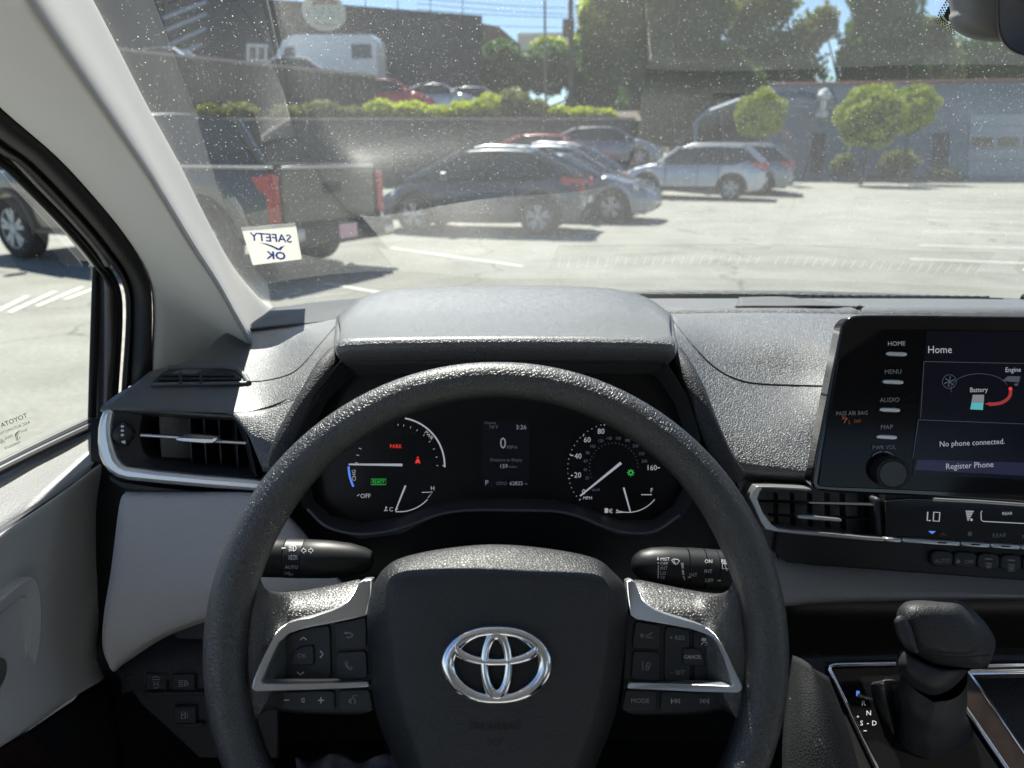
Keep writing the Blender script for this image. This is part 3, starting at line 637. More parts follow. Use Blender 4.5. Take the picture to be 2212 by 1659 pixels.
def glasshouse(t, gp, m, hw, zb, glass, pill=.05, split=(.52,), rail=None):
    """gp: side outline (x, z) base front, roof front, roof rear, base rear"""
    (x0, z0), (x1, z1), (x2, z2), (x3, z3) = gp; hb, hr = hw*.90, hw*.70
    def P(x, s, w, z): return (x, s*w, z)
    q = .012
    lmesh('windscreen', [P(x0,-1,hb,z0),P(x0,1,hb,z0),P(x1,1,hr,z1),P(x1,-1,hr,z1)], [(0,1,2,3)], glass, t, smooth=False)
    lmesh('rear_window', [P(x3,-1,hb,z3),P(x3,1,hb,z3),P(x2,1,hr,z2),P(x2,-1,hr,z2)], [(0,3,2,1)], glass, t, smooth=False)
    cuts = [0]+list(split)+[1]
    for s in (-1, 1):
        for a, b in zip(cuts[:-1], cuts[1:]):
            f = lambda k, lo: (P(x0+(x3-x0)*k, s, hb, z0+(z3-z0)*k) if lo else P(x1+(x2-x1)*k, s, hr, z1+(z2-z1)*k))
            lmesh('side_window', [f(a,1),f(b,1),f(b,0),f(a,0)], [(0,1,2,3) if s < 0 else (0,3,2,1)], glass, t, smooth=False)
            if b < 1: tube('pillar', [np.array(f(b,1)), np.array(f(b,0))], pill*.7, M_black, t, seg=6, local=True)
        tube('pillar', [P(x0,s,hb,z0),P(x1,s,hr,z1)], pill, m, t, seg=8, local=True); tube('pillar', [P(x3,s,hb,z3),P(x2,s,hr,z2)], pill*1.3, m, t, seg=8, local=True)
        if rail: tube('roof_rail', [P(x1-.25,s,hr*.94,z1+.06),P(x1-.45,s,hr*.94,z1+.11),P(x2+.35,s,hr*.94,z2+.11),P(x2+.15,s,hr*.94,z2+.05)], .028, rail, t, seg=8, local=True)
    V = []; nx, ny = 10, 8
    for i in range(nx+1):
        k = i/nx; x = x1+(x2-x1)*k; z = z1+(z2-z1)*k+.045*math.sin(math.pi*k)
        for j in range(ny+1): s = -1+2*j/ny; V.append((x, s*(hr+.02), z+.05*(1-s*s)-.005))
    Fc = [(i*(ny+1)+j, (i+1)*(ny+1)+j, (i+1)*(ny+1)+j+1, i*(ny+1)+j+1) for i in range(nx) for j in range(ny)]
    o = lmesh('roof', V, Fc, m, t, solid=.03, sharp=None); fix_normals(o)
def place(t, P, ang): t.location = P; t.rotation_euler = (0, 0, ang)
def head(dx_, dy_): return math.atan2(dy_, dx_)
def car(nm, lab, P, ang, m, L=4.4, Wd=1.78, Hh=1.45, wb=2.65, fo=.9, zb=.20, hood=.92, belt=.95, gp=None, r=.33, rail=None, clad=None, tail=None, cat='car', group='cars parked in the lot', deck=None, split=(.45,.86), glass=None):
    t = thing(nm, lab, cat, (0,0,0), group=group); hw = Wd/2; f = L/2; xf = f-fo; xr = xf-wb; dk = deck or belt
    body_loft('body', [(-f,zb+.34,dk-.34,hw*.45),(-f+.02,zb+.24,dk-.24,hw*.70),(-f+.07,zb+.12,dk-.10,hw*.84),(-f+.20,zb+.04,dk-.01,hw*.93),(-f+.55,zb,dk+.02,hw*.99),(xr,zb,belt+.03,hw),(0,zb-.02,belt,hw),(xf-.1,zb,hood+.03,hw),(f-.45,zb,hood-.12,hw*.95),(f-.16,zb+.02,hood-.26,hw*.86),(f-.05,zb+.10,hood-.36,hw*.70),(f,zb+.18,hood-.44,hw*.46)], m, t, (xf, xr), r)
    if clad: 
        for s in (-1, 1):
            for x in (xf, xr): tube('arch_trim', [(x+r*1.24*math.cos(q), s*(hw*.985), r+r*1.24*math.sin(q)) for q in np.linspace(-.1, math.pi+.1, 16)], .045, M_black, t, seg=8, local=True)
            box('sill_trim', (0, s*hw*.96, zb+.08), (wb-2.4*r, .10, .16), M_black, t, bevel=.02, local=True)
    mesh('underbody', [(-f+.2,-hw*.8,zb-.01),(f-.2,-hw*.75,zb-.01),(f-.2,hw*.75,zb-.01),(-f+.2,hw*.8,zb-.01),(-f+.2,-hw*.8,zb+.4),(f-.2,-hw*.75,zb+.4),(f-.2,hw*.75,zb+.4),(-f+.2,hw*.8,zb+.4)], [(0,3,2,1),(4,5,6,7),(0,1,5,4),(2,3,7,6),(1,2,6,5),(3,0,4,7)], M_black, t, smooth=False, local=True)
    gp = gp or [(f-1.15,hood),(f-1.95,Hh-.05),(-f+1.1,Hh-.07),(-f+.25,belt+.05)]
    glasshouse(t, gp, m, hw, belt, glass or M_cglass, rail=rail, split=split)
    for s in (-1, 1):
        for x in (xf-.62, xf-1.62, xr+.42): box('door_gap', (x, s*(hw*.978), (zb+belt)/2+.06), (.014,.05,belt-zb-.24), M_black, t, local=True)
        for x in (xf-1.42, xr+.60): box('door_handle', (x, s*(hw*1.0), belt-.15), (.20,.03,.03), m, t, bevel=.008, local=True)
        tube('window_line', [(gp[0][0]-.05, s*hw*.925, belt+.005), (gp[3][0]+.10, s*hw*.925, belt+.025)], .012, M_black, t, seg=6, local=True)
    box('lower_bumper', (-f+.10, 0, zb+.17), (.22,hw*1.5,.16), M_black, t, bevel=.05, local=True); box('lower_grille', (f-.12, 0, zb+.22), (.22,hw*1.15,.18), M_black, t, bevel=.05, local=True)
    wheel_set(t, (xf, xr), hw, r)
    for s in (-1, 1):
        V = [(-f+.02,s*hw*.60,dk-.10),(-f+.04,s*hw*.86,dk-.06),(-f+.40,s*hw*.985,dk-.02),(-f+.40,s*hw*.99,dk-.12),(-f+.03,s*hw*.90,dk-.30),(-f+.0,s*hw*.72,dk-.24)]
        o = plate('tail_light', V, (-.7,s*.7,.1), .06, M_taill, None, bevel=.01); o.parent = t
        o = plate('headlight', [(f-.10,s*hw*.58,hood-.33),(f-.42,s*hw*.90,hood-.15),(f-.40,s*hw*.95,hood-.24),(f-.08,s*hw*.70,hood-.40)], (.8,s*.5,.3), .05, M_headl, None, bevel=.01); o.parent = t
        box('door_mirror', (f-1.45, s*(hw+.08), belt+.06), (.16,.2,.14), m, t, bevel=.04, local=True)
    o = plate('number_plate', [(-f-.02,-.2,.55),(-f-.02,.2,.55),(-f-.02,.2,.68),(-f-.02,-.2,.68)], (-1,0,0), .04, M_whitep, None); o.parent = t
    place(t, P, ang); return t
P_navy = paint('paint_storm_blue', (.040,.050,.068)); P_dark = paint('paint_charcoal', (.03,.034,.042)); P_red = paint('paint_red', (.42,.02,.03), .1); P_sil = paint('paint_silver', (.42,.45,.50), .6); P_grey = paint('paint_mid_grey', (.20,.22,.25), .5); P_white = paint('paint_white', (.58,.62,.66), 0.0); P_bronze = paint('paint_bronze_grey', (.052,.046,.041), .35)
a_, b_ = gnd(905,500), gnd(1165,512); hd_ = nrm((-.975,.222,0)); rt = np.array((hd_[1], -hd_[0], 0)); rt = rt if rt[1] > 0 else -rt
sedan = car('hatchback', 'dark blue grey hatchback parked broadside in front of the other cars', (a_+b_)/2+rt*.80+hd_*.02, head(hd_[0], hd_[1]), P_navy, L=3.98, Wd=1.72, Hh=1.50, wb=2.36, fo=.80, zb=.22, hood=.94, belt=.97, deck=1.06, gp=[(1.25,.95),(.32,1.44),(-1.05,1.43),(-1.84,1.06)], r=.33, rail=M_silver, clad=True)
nose = Zp(1446, 486, 0); h2 = nrm((.94,-.34,0))
car('dark_sedan', 'sedan with a pale reflecting hood, its nose poking out behind the hatchback', nose-h2*2.3+np.array((0,.9,0)), head(h2[0], h2[1]), P_grey, L=4.5, Wd=1.78, Hh=1.42, hood=.95, belt=.95, r=.33)
h3 = nrm((.95,-.25,0))
def atpx(u, v, y): q = Yp(u, v, y); return q
c = Yp(1195, 372, 30); c[2] = hz(c[0], c[1])
car('red_car', 'red crossover parked in the row behind, its roof showing above the hatchback', c, head(h3[0], h3[1]), P_red, L=4.5, Wd=1.8, Hh=1.58, hood=1.02, belt=1.0, r=.35, gp=[(1.05,1.0),(.35,1.52),(-1.2,1.52),(-2.05,1.12)])
c = Yp(1310, 366, 32.2); c[2] = hz(c[0], c[1])
car('grey_wagon', 'grey wagon mostly hidden behind the red crossover', c, head(h3[0], h3[1]), P_grey, L=4.7, Wd=1.8, Hh=1.52, hood=1.0, belt=1.0, r=.34)
c = Yp(1150, 385, 20.0); c[2] = 0
car('dark_hatch', 'dark car with a pale glinting roof directly behind the hatchback', (c[0]+.1, 18.6, 0), head(-.93,.37), P_grey, L=4.3, Wd=1.76, Hh=1.60, hood=1.0, belt=1.0, r=.33, rail=M_silver)
w1 = gnd(1580, 433); h4 = nrm((-.93,.36,0)); r4_ = np.array((.36,.93,0))
car('silver_suv', 'silver sport utility car with black wheel arches and roof rails on the right', w1+h4*1.36+r4_*.88, head(h4[0], h4[1]), P_sil, L=4.6, Wd=1.85, Hh=1.66, wb=2.69, fo=.92, zb=.26, hood=1.06, belt=1.08, deck=1.18, r=.36, rail=M_silver, clad=True, gp=[(1.05,1.08),(.40,1.58),(-1.65,1.60),(-2.18,1.14)], split=(.36,.72))
w2 = w1+r4_*3.0+h4*-.75
car('grey_suv', 'grey sport utility car close behind the silver one', w2+h4*1.36+r4_*.88, head(h4[0], h4[1]), P_grey, L=4.6, Wd=1.85, Hh=1.68, wb=2.69, zb=.26, hood=1.06, belt=1.08, deck=1.18, r=.36, rail=M_silver, clad=True, gp=[(1.05,1.08),(.40,1.60),(-1.65,1.62),(-2.18,1.14)], split=(.36,.72))
# pickup truck on the left
pk = thing('pickup_truck', 'bronze grey pickup truck parked at an angle with its tailgate towards the lot', 'pickup truck', (0,0,0))
hw = 1.0
PA = math.atan2(math.cos(math.radians(63)), -math.sin(math.radians(63)))
Lr = Zp(606, 612, 0); Lr = np.array((-2.62, 8.15, 0)); hp = np.array((math.cos(PA), math.sin(PA), 0)); lp = np.array((-math.sin(PA), math.cos(PA), 0))
pkc = Lr-lp*hw+hp*2.95
body_loft('cab_body', [(-.95,.42,1.26,hw*.99),(-.9,.42,1.28,hw),(1.0,.42,1.26,hw),(2.0,.48,1.24,hw),(2.6,.50,1.20,hw*.97),(2.88,.55,1.10,hw*.90),(2.95,.6,1.0,hw*.85)], P_bronze, pk, (2.0,), .42)
glasshouse(pk, [(1.55,1.26),(.75,1.87),(-.72,1.87),(-.92,1.28)], P_bronze, hw, 1.26, M_cglass, split=(.48,.9), pill=.055)
for s in (-1, 1):
    X = np.linspace(-2.90, -.97, 40); V = []
    for x in X:
        d = abs(x+1.80); za = .50
        if d < .53: za = max(za, .42+math.sqrt(.53**2-d*d))
        V += [(x,s*hw*.995,za),(x,s*hw,za+.10 if za < 1 else za+.02),(x,s*hw*.985,1.20),(x,s*hw*.95,1.27),(x,s*hw*.88,1.27),(x,s*hw*.86,.62)]
    Fc = [(i*6+k, i*6+k+1, (i+1)*6+k+1, (i+1)*6+k) for i in range(39) for k in range(5)]
    o = lmesh('bed_side', V, Fc, P_bronze, pk, sharp=40); fix_normals(o)
    box('bed_rail', (-1.93, s*.92, 1.285), (1.9,.11,.03), M_silver2 if s > 0 else M_black, pk, bevel=.008, local=True)
    o = plate('tail_light', [(-2.955,s*.885,1.20),(-2.955,s*.985,1.22),(-2.955,s*.985,.68),(-2.955,s*.885,.70)], (-1,0,0), .05, M_taill, None, bevel=.008); o.parent = pk
    tl_ = [(-2.95,s*1.008,1.22),(-2.66,s*1.008,1.18),(-2.76,s*1.008,1.06),(-2.87,s*1.008,.98),(-2.87,s*1.008,.70),(-2.95,s*1.008,.68)]
    o = plate('tail_light', tl_, (0,s,0), .05, M_taill, None, bevel=.01); o.parent = pk
    box('running_board', (.3, s*.95, .42), (2.2,.2,.06), M_black, pk, bevel=.02, local=True)
    box('door_mirror', (1.25, s*1.13, 1.36), (.14,.24,.22), M_black, pk, bevel=.05, local=True)
    lathe('arch_trim', (0,0,0), (0,1,0), [(0,.01),(.001,.01)], M_black, pk, 4, local=True)
    for x in (2.0,-1.80): tube('arch_lip', [(x+.52*math.cos(q), s*1.0, .42+.52*math.sin(q)) for q in np.linspace(-.1, math.pi+.1, 18)], .045, M_black, pk, seg=8, local=True)
bpy.data.objects.remove(bpy.data.objects['arch_trim.000']) if 'arch_trim.000' in bpy.data.objects else None
for o in [c_ for c_ in pk.children if c_.name.startswith('arch_trim')]: bpy.data.objects.remove(o)
tg = plate('tailgate', [(-2.945,-.82,.66),(-2.945,.82,.66),(-2.945,.82,1.27),(-2.945,-.82,1.27)], (-1,0,0), .09, P_bronze, None, bevel=.02); tg.parent = pk
def tgp(nm, pts, m, off=.012, th=.02, bev=.005):
    o = plate(nm, [(-2.945-off, y, z) for y, z in pts], (-1,0,0), th, m, None, bevel=bev); o.parent = tg; return o
tgp('handle', [(-.16,.98),(.16,.98),(.16,1.10),(-.16,1.10)], M_black); tgp('top_cap', [(-.82,1.265),(.82,1.265),(.82,1.30),(-.82,1.30)], M_silver2); tgp('crease_panel', [(-.78,.72),(.78,.72),(.78,.94),(-.78,.94)], P_bronze, .008)
box('bed_floor', (-1.93,0,.66), (1.95,1.72,.05), M_black, pk, local=True); box('bed_front', (-.99,0,.98), (.05,1.72,.62), P_bronze, pk, local=True)
bmp = box('rear_bumper', (-3.03,0,.52), (.22,1.94,.24), M_black, pk, bevel=.05, local=True); box('bumper_corner', (-3.04,.84,.56), (.24,.22,.16), M_silver2, pk, bevel=.04, local=True); box('bumper_corner', (-3.04,-.84,.50), (.24,.22,.12), M_silver2, pk, bevel=.04, local=True)
o = plate('number_plate', [(-3.16,-.16,.46),(-3.16,.16,.46),(-3.16,.16,.63),(-3.16,-.16,.63)], (-1,0,0), .02, M_plate, None); o.parent = pk
box('chassis', (-.2,0,.48), (5.2,1.2,.22), M_black, pk, local=True)
wheel_set(pk, (2.0,-1.80), hw, .42, .28)
place(pk, pkc, PA)
# upper yard: van and cars
def vpl(P, z): return (P[0], P[1], z)
vn_ = thing('white_van', 'tall white panel van on the upper yard behind the board fence', 'van', (0,0,0)); h_ = 1.0
body_loft('body', [(-2.95,.4,2.30,h_*.90),(-2.90,.38,2.48,h_*.95),(-2.72,.35,2.66,h_),(1.2,.35,2.70,h_),(1.75,.35,2.45,h_),(2.25,.38,1.65,h_),(2.80,.4,1.25,h_*.95),(2.95,.5,1.1,h_*.88)], P_white, vn_, (2.05,-1.7), .38)
for s in (-1, 1):
    o = plate('side_window', [(1.15,s*1.0,1.45),(1.95,s*1.0,1.45),(1.62,s*.985,2.1),(1.15,s*.985,2.15)], (0,s,0), .03, M_cglass, None); o.parent = vn_
    o = plate('rear_side_window', [(-2.75,s*1.0,1.55),(-1.75,s*1.0,1.55),(-1.75,s*.985,2.2),(-2.75,s*.985,2.2)], (0,s,0), .03, M_cglass, None); o.parent = vn_
wheel_set(vn_, (2.05,-1.7), h_, .38)
c = Yp(700, 200, 41); place(vn_, (c[0]+.15, 41, 4.35), math.pi-.10); vn_.scale = (1.02,1.02,1.02)
c = Yp(608, 200, 38); car('white_wagon', 'white wagon roof showing above the board fence in front of the van', (c[0]+.3, 38.3, 4.02), math.pi-.1, P_white, L=4.6, Hh=1.75, hood=1.1, belt=1.1, group='vehicles on the upper yard')
c = Yp(345, 180, 38); car('white_truck', 'white vehicle above the fence close to the windshield pillar', (c[0], 38.3, 4.35), math.pi-.1, P_white, L=4.4, Hh=1.85, hood=1.2, belt=1.2, group='vehicles on the upper yard')
c = Yp(850, 220, 39); car('red_hatchback', 'red and white car on the upper yard at the right end of the fence', (c[0], 39, 3.25), .1, P_red, L=4.2, Hh=1.6, hood=1.0, belt=1.0, group='vehicles on the upper yard')
c = Yp(955, 222, 40); car('silver_hatchback', 'silver hatchback on the upper yard beside the red car', (c[0], 40, 3.25), -.05, P_sil, L=4.2, Hh=1.5, hood=1.0, belt=1.0, group='vehicles on the upper yard')
c = Yp(1035, 222, 42); car('pale_estate', 'pale silver estate car on the upper yard right of the silver hatchback', (c[0], 42.5, 3.25), -.05, P_sil, L=4.4, Hh=1.55, hood=1.0, belt=1.0, group='vehicles on the upper yard')

# ================================================================== own car: shell, windshield, pillar, door
mv = thing('minivan_body', 'grey minivan body around the driver with windshield, light grey pillar trim and roof', 'minivan', (.4, 0, 0))
base_uv = [(470,700),(590,662),(860,634),(1100,629),(1500,626),(1800,630),(2212,642),(2700,668),(3000,690)]
B = spline([Yp(u, v, 1.158-.13*((Zp(u, v, 1.235)[0]-.36)/.72)**4) for u, v in base_uv], 32)
Hc = [np.array([.40+.66*t, .455-.20*t*t, 1.68]) for t in np.linspace(-1, 1, len(B))]
Hc = spline([np.array(p) for p in [(-.36,.28,1.655),(-.25,.34,1.664),(-.05,.425,1.674),(.18,.448,1.68),(.40,.455,1.683),(.62,.448,1.68),(.90,.410,1.672),(1.08,.36,1.662),(1.16,.33,1.655)]], 32)
V = []; Fc = []; nr = 13
for i in range(len(B)):
    for k in range(nr):
        t = -.05+1.1*k/(nr-1); q = B[i]+(Hc[i]-B[i])*t
        bow = np.array([0, .35, .6])*.035*max(0, 4*t*(1-t)); V.append(q+bow)
for i in range(len(B)-1):
    for k in range(nr-1): a = i*nr+k; Fc.append((a, a+1, a+nr+1, a+nr))
ws = mesh('windshield', V, Fc, M_ws, mv, sharp=None); WS = BVHTree.FromPolygons([tuple(v) for v in V], Fc)
onws = bvh_map(WS, .006); inws = bvh_map(WS, .02)
# ceramic border along the foot of the glass
Bi = [p for p in B]
V = []; Fc = []
for i in range(len(B)):
    d = Hc[i]-B[i]; n_ = np.array([0, -.5, -.85])*.003
    V += [B[i]-d*.05+n_, B[i]+d*.001+n_]
Fc = [(2*i, 2*i+1, 2*i+3, 2*i+2) for i in range(len(B)-1)]
mesh('windshield_border', V, Fc, M_rubber, mv)
# outside cowl and hood beyond the glass
hood = [[(x, y, z-.05*((x-.4)/.9)**2) for x in np.linspace(-.48, 1.28, 7)] for y, z in ((1.0,1.17),(1.25,1.19),(1.5,1.13),(1.9,1.03),(2.1,.93),(2.17,.75),(2.16,.45))]
patch('hood', hood, M_body, mv, nu=3, nv=4, solid=.01, fn=lambda x, y, z: np.array((x, y, z)))
# roof and headliner, side walls, floor, seats' end: everything that shades the cabin
roofp = [[(x, y, z-.05*((x-.4)/.85)**2) for x in np.linspace(-.36, 1.16, 7)] for y, z in ((.40,1.70),(.2,1.735),(-.3,1.76),(-1.5,1.77),(-2.6,1.74))]
for r in roofp:
    for k, p in enumerate(r):
        if p[1] > .3: r[k] = (p[0], p[1]-.16*((p[0]-.4)/.75)**2+.04, p[2])
patch('headliner', roofp, M_head, mv, nu=4, nv=4, solid=-.03, fn=lambda x, y, z: np.array((x, y, z)))
box('right_side_wall', (1.27,-.7,.72), (.06,3.6,.86), M_grey, mv)
box('floor', (.4,-.7,.35), (1.8,3.8,.05), M_carpet, mv)
box('firewall', (.4,1.14,.78), (1.8,.05,.84), M_carpet, mv)
box('rear_wall', (.4,-2.6,.75), (1.8,.06,.9), M_grey, mv)
for y0, y1, x0, x1 in ((-.35,-.55,1.22,1.18),(-1.6,-1.8,1.22,1.18),(-2.5,-2.65,1.22,1.16)):
    box('door_pillar', (1.2,(y0+y1)/2,1.42), (.05,.2,.62), M_pillar, mv)
    box('door_pillar', (-.44,(y0+y1)/2,1.42), (.05,.2,.62), M_pillar, mv)
box('left_side_wall', (-.47,-1.55,.72), (.06,2.1,.86), M_grey, mv)
tube('roof_rail_trim', [(1.2,.25,1.68),(1.22,-.8,1.72),(1.2,-2.5,1.70)], .05, M_head, mv)
tube('roof_rail_trim', [(-.36,.10,1.70),(-.42,-.8,1.72),(-.42,-2.5,1.70)], .05, M_head, mv)
box('kick_panel', (-.47,.75,.62), (.05,1.0,.60), M_carpet, mv)
box('kick_panel', (-.455,.98,1.02), (.04,.42,.30), M_carpet, mv)
tube('right_pillar_trim', [(1.24,.90,1.20),(1.18,.55,1.45),(1.12,.22,1.68)], (.06,.06,.06), M_pillar, mv)
for x in (.0,.82):
    box('front_seat', (x,-.42,.95), (.48,.16,.70), M_seat, mv, bevel=.05)
    box('front_headrest', (x,-.44,1.42), (.28,.11,.18), M_seat, mv, bevel=.04)
    box('seat_cushion', (x,-.12,.66), (.48,.50,.14), M_seat, mv, bevel=.05)
# left pillar: rows run from the dark door seal to the glass
def sealpt(u, v): return Xp(u, v, -.405)
gl = [(-90,-520),(20,-320),(110,-160),(199,0),(254,105),(324,242),(391,363),(449,480),(504,580),(560,648),(592,672)]
se = [(-480,-160),(-330,-40),(-190,70),(-60,175),(0,236),(117,336),(200,425),(265,505),(312,582),(327,660),(322,806)]
rows = []
for (a, b), (c, d) in zip(gl, se):
    G_ = inws(a, b); E_ = sealpt(c, d)
    ax = nrm(np.cross(G_-E_, [.25, -.8, .55])); 
    mid = E_+(G_-E_)*.80; tow = nrm(C0-mid)
    zq = np.array([.03, .5, .87]); RG = G_+.135*(math.sin(math.radians(23))*CR-math.cos(math.radians(23))*zq)
    rows.append([E_-tow*.012, E_+(RG-E_)*.08, E_+(RG-E_)*.5+tow*.003, E_+(RG-E_)*.90+tow*.002, RG+(G_-RG)*.06+tow*.001, RG+(G_-RG)*.5+tow*.002, G_, G_-tow*.03])
patch('pillar_trim', rows, M_pillar, mv, nu=4, nv=4, solid=.006, fn=lambda *p: np.array(p))
# dotted and solid ceramic band on the glass near the mirror
ink = Ink(bvh_map(WS, .004))
mir_edge = [(2052,-8),(2046,6),(2036,22),(2030,36),(2036,47),(2052,56),(2068,62)]
sp_ = spline(mir_edge, 34)
for k, (du, s) in enumerate(((-15,.9),(-10.5,1.3),(-6,1.7),(-1.5,2.0),(3,2.3))):
    for i, q in enumerate(sp_[1:-1], 1):
        t_ = sp_[i+1]-sp_[i-1]; t_ = t_/np.linalg.norm(t_); n_ = np.array((-t_[1], t_[0])); n_ = n_ if n_[0] > 0 or n_[1] < 0 else -n_
        if (i+k) % 2 == 0: ink.disc(*(q+n_*du), s, 7)
ink.done('ceramic_dots', M_rubber, mv)
ink = Ink(bvh_map(WS, .004)); ink.poly([(2063,-60),(2060,-10),(2052,8),(2043,24),(2038,35),(2046,45),(2062,50),(2110,58),(2300,60),(2300,-60)]); ink.done('ceramic_band', M_rubber, mv)

# ------------------------------------------------------------------ driver's door
door = thing('driver_door', 'grey driver door panel with its window, armrest and pull recess, seen at the bottom corner', 'car door', (-.42, .35, .5))
def dx(x): return lambda u, v: Xp(u, v, x)
XG = -.475
# window pane
gp = [(-330,60),(-60,240),(28,345),(122,455),(205,560),(205,600),(200,905),(0,1003),(-360,1190)]
V = [Xp(u, v, XG) if u < 1000 else None for u, v in gp]
mesh('window_glass', V, [tuple(range(len(V)))], M_sg, door, smooth=False)
etch = Ink(dx(XG+.004))
etch.text('TOYOTA', 30, 908, 10, rot=.38, mirror=True, sx=1.05)
etch.text('AGC AUTOMOTIVE', 30, 925, 6, rot=.38, mirror=True)
etch.text('DOT-376  M2H5  AS2', 27, 941, 5.2, rot=.40, mirror=True)
etch.text('TEMPERLITE', 27, 962, 5, rot=.40, mirror=True)
etch.text('20B', 6, 955, 5, rot=.40, mirror=True)
etch.line([(42,930),(36,936),(39,951),(44,944)], 1.6).line([(37,933),(33,940),(37,952)], 1.4)
etch.done('etched_lettering', M_rubber, door)
# seal round the opening, a pale strip and the outer frame seen beyond it
s_out = [(-190,66),(-60,172),(0,234),(117,334),(200,423),(265,503),(312,582),(327,650),(325,806)]
s_in = [(-260,130),(-110,235),(-2,330),(48,362),(152,468),(218,545),(262,608),(272,680),(262,845)]
rows = []
for (a, b), (c, d) in zip(s_out, s_in):
    P, Q = Xp(a, b, -.408), Xp(c, d, -.440); tow = nrm(C0-P)
    rows.append([P-tow*.012, P+tow*.004, P+(Q-P)*.35+tow*.012, P+(Q-P)*.62+tow*.006, P+(Q-P)*.72-tow*.004, P+(Q-P)*.82+tow*.006, Q-tow*.004, Q-tow*.02])
patch('door_seal', rows, M_rubber, door, nu=3, nv=4, solid=.004, fn=lambda *p: np.array(p))
for off, w in ((0, .0035), (9, .003)):
    tube('seal_lip', [Xp(u-off, v+off*.9, -.452) for u, v in spline([(-100,250),(0,338),(40,370),(146,478),(212,556),(250,615),(258,690),(248,860)], 30)], w, M_rubber, door)
patch('window_frame_strip', [[Xp(a, b, -.445), Xp(c, d, -.460), Xp(c-6, d+8, -.470)] for (a, b), (c, d) in zip([(-60,250),(33,352),(82,402),(150,470),(208,535),(236,578)], [(-80,270),(22,356),(66,408),(128,476),(182,540),(208,572)])], M_pillar, door, nu=3, nv=5, solid=.003, fn=lambda *p: np.array(p))  # pale trim colour stands in for sunlight on the frame
fr = [[Xp(u0, v, -.472), Xp(u1, v, -.467), Xp(u2, v, -.455), Xp(u3, v, -.45)] for v, u0, u1, u2, u3 in ((572,208,213,228,243),(640,206,213,230,246),(760,203,211,231,247),(880,199,209,228,246),(930,197,207,226,246))]
patch('outer_frame', fr, M_body, door, nu=4, nv=4, solid=.004, fn=lambda *p: np.array(p))
for k, u in enumerate((202, 208)):
    tube('glass_run', [Xp(u+5-k, 565, -.468), Xp(u+2-k, 640, -.468), Xp(u-3-k, 800, -.468), Xp(u-6-k, 915, -.468)], .0032, M_rubber, door)
# belt mouldings
for k, (dv, rr_, m_) in enumerate(((0,.0032,M_silver2),(7,.0035,M_rubber),(13,.0032,M_silver2),(19,.003,M_rubber))):
    tube('belt_moulding', [Xp(u, v+dv, -.468+.004*k) for u, v in spline([(-340,1180),(-120,1065),(0,1002),(100,952),(203,903)], 16)], rr_, m_, door)
box('outer_skin', (-.56,-.1,.72), (.05,2.0,.70), M_body, door)
# upper pad: rows from the glass down to the crease
up_ = [[(a, b, x) for a, b, x in r] for r in (
 ((-330,1195,-.468),(-120,1088,-.468),(0,1024,-.468),(70,985,-.468),(130,955,-.468),(200,925,-.468),(228,915,-.468)),
 ((-330,1225,-.455),(-120,1110,-.455),(0,1045,-.455),(75,1003,-.455),(140,970,-.455),(205,932,-.456),(235,922,-.452)),
 ((-330,1290,-.438),(-120,1170,-.438),(0,1096,-.438),(80,1045,-.438),(150,1005,-.438),(212,962,-.440),(240,945,-.438)),
 ((-330,1352,-.425),(-120,1225,-.425),(0,1143,-.425),(80,1090,-.425),(150,1042,-.425),(212,993,-.425),(245,968,-.428)),
 ((-330,1358,-.438),(-120,1231,-.438),(0,1149,-.438),(80,1096,-.438),(150,1048,-.438),(212,1000,-.438),(245,975,-.438)))]
patch('upper_pad', up_, M_door, door, nu=5, nv=5, fn=lambda u, v, x: Xp(u, v, x))
bd_ = [[(a, b, x) for a, b, x in r] for r in (
 ((-330,1362,-0.4260),(-120,1235,-0.4260),(0,1153,-0.4260),(80,1100,-0.4260),(150,1052,-0.4260),(215,1003,-0.4260),(266,972,-0.4320)),
 ((-330,1372,-0.4180),(-120,1244,-0.4180),(0,1161,-0.4180),(80,1108,-0.4180),(150,1059,-0.4180),(218,1010,-0.4180),(270,980,-0.4220)),
 ((-330,1440,-0.4220),(-120,1300,-0.4220),(0,1220,-0.4220),(80,1170,-0.4220),(150,1130,-0.4220),(205,1110,-0.4220),(262,1070,-0.4320)),
 ((-330,1560,-0.4200),(-120,1420,-0.4200),(0,1350,-0.4200),(80,1320,-0.4200),(150,1310,-0.4200),(200,1310,-0.4200),(222,1310,-0.4270)),
 ((-330,1680,-0.4070),(-120,1560,-0.4070),(0,1500,-0.4070),(80,1450,-0.4100),(150,1420,-0.4140),(196,1400,-0.4170),(209,1395,-0.4270)),
 ((-330,1770,-0.3940),(-120,1655,-0.3940),(0,1600,-0.3940),(80,1548,-0.3970),(150,1500,-0.4040),(205,1468,-0.4120),(222,1455,-0.4220)),
 ((-330,1790,-0.4070),(-120,1672,-0.4070),(0,1617,-0.4070),(80,1563,-0.4100),(150,1512,-0.4160),(210,1476,-0.4220),(230,1462,-0.4320)))]
patch('door_panel', bd_, M_door, door, nu=5, nv=5, fn=lambda u, v, x: Xp(u, v, x))
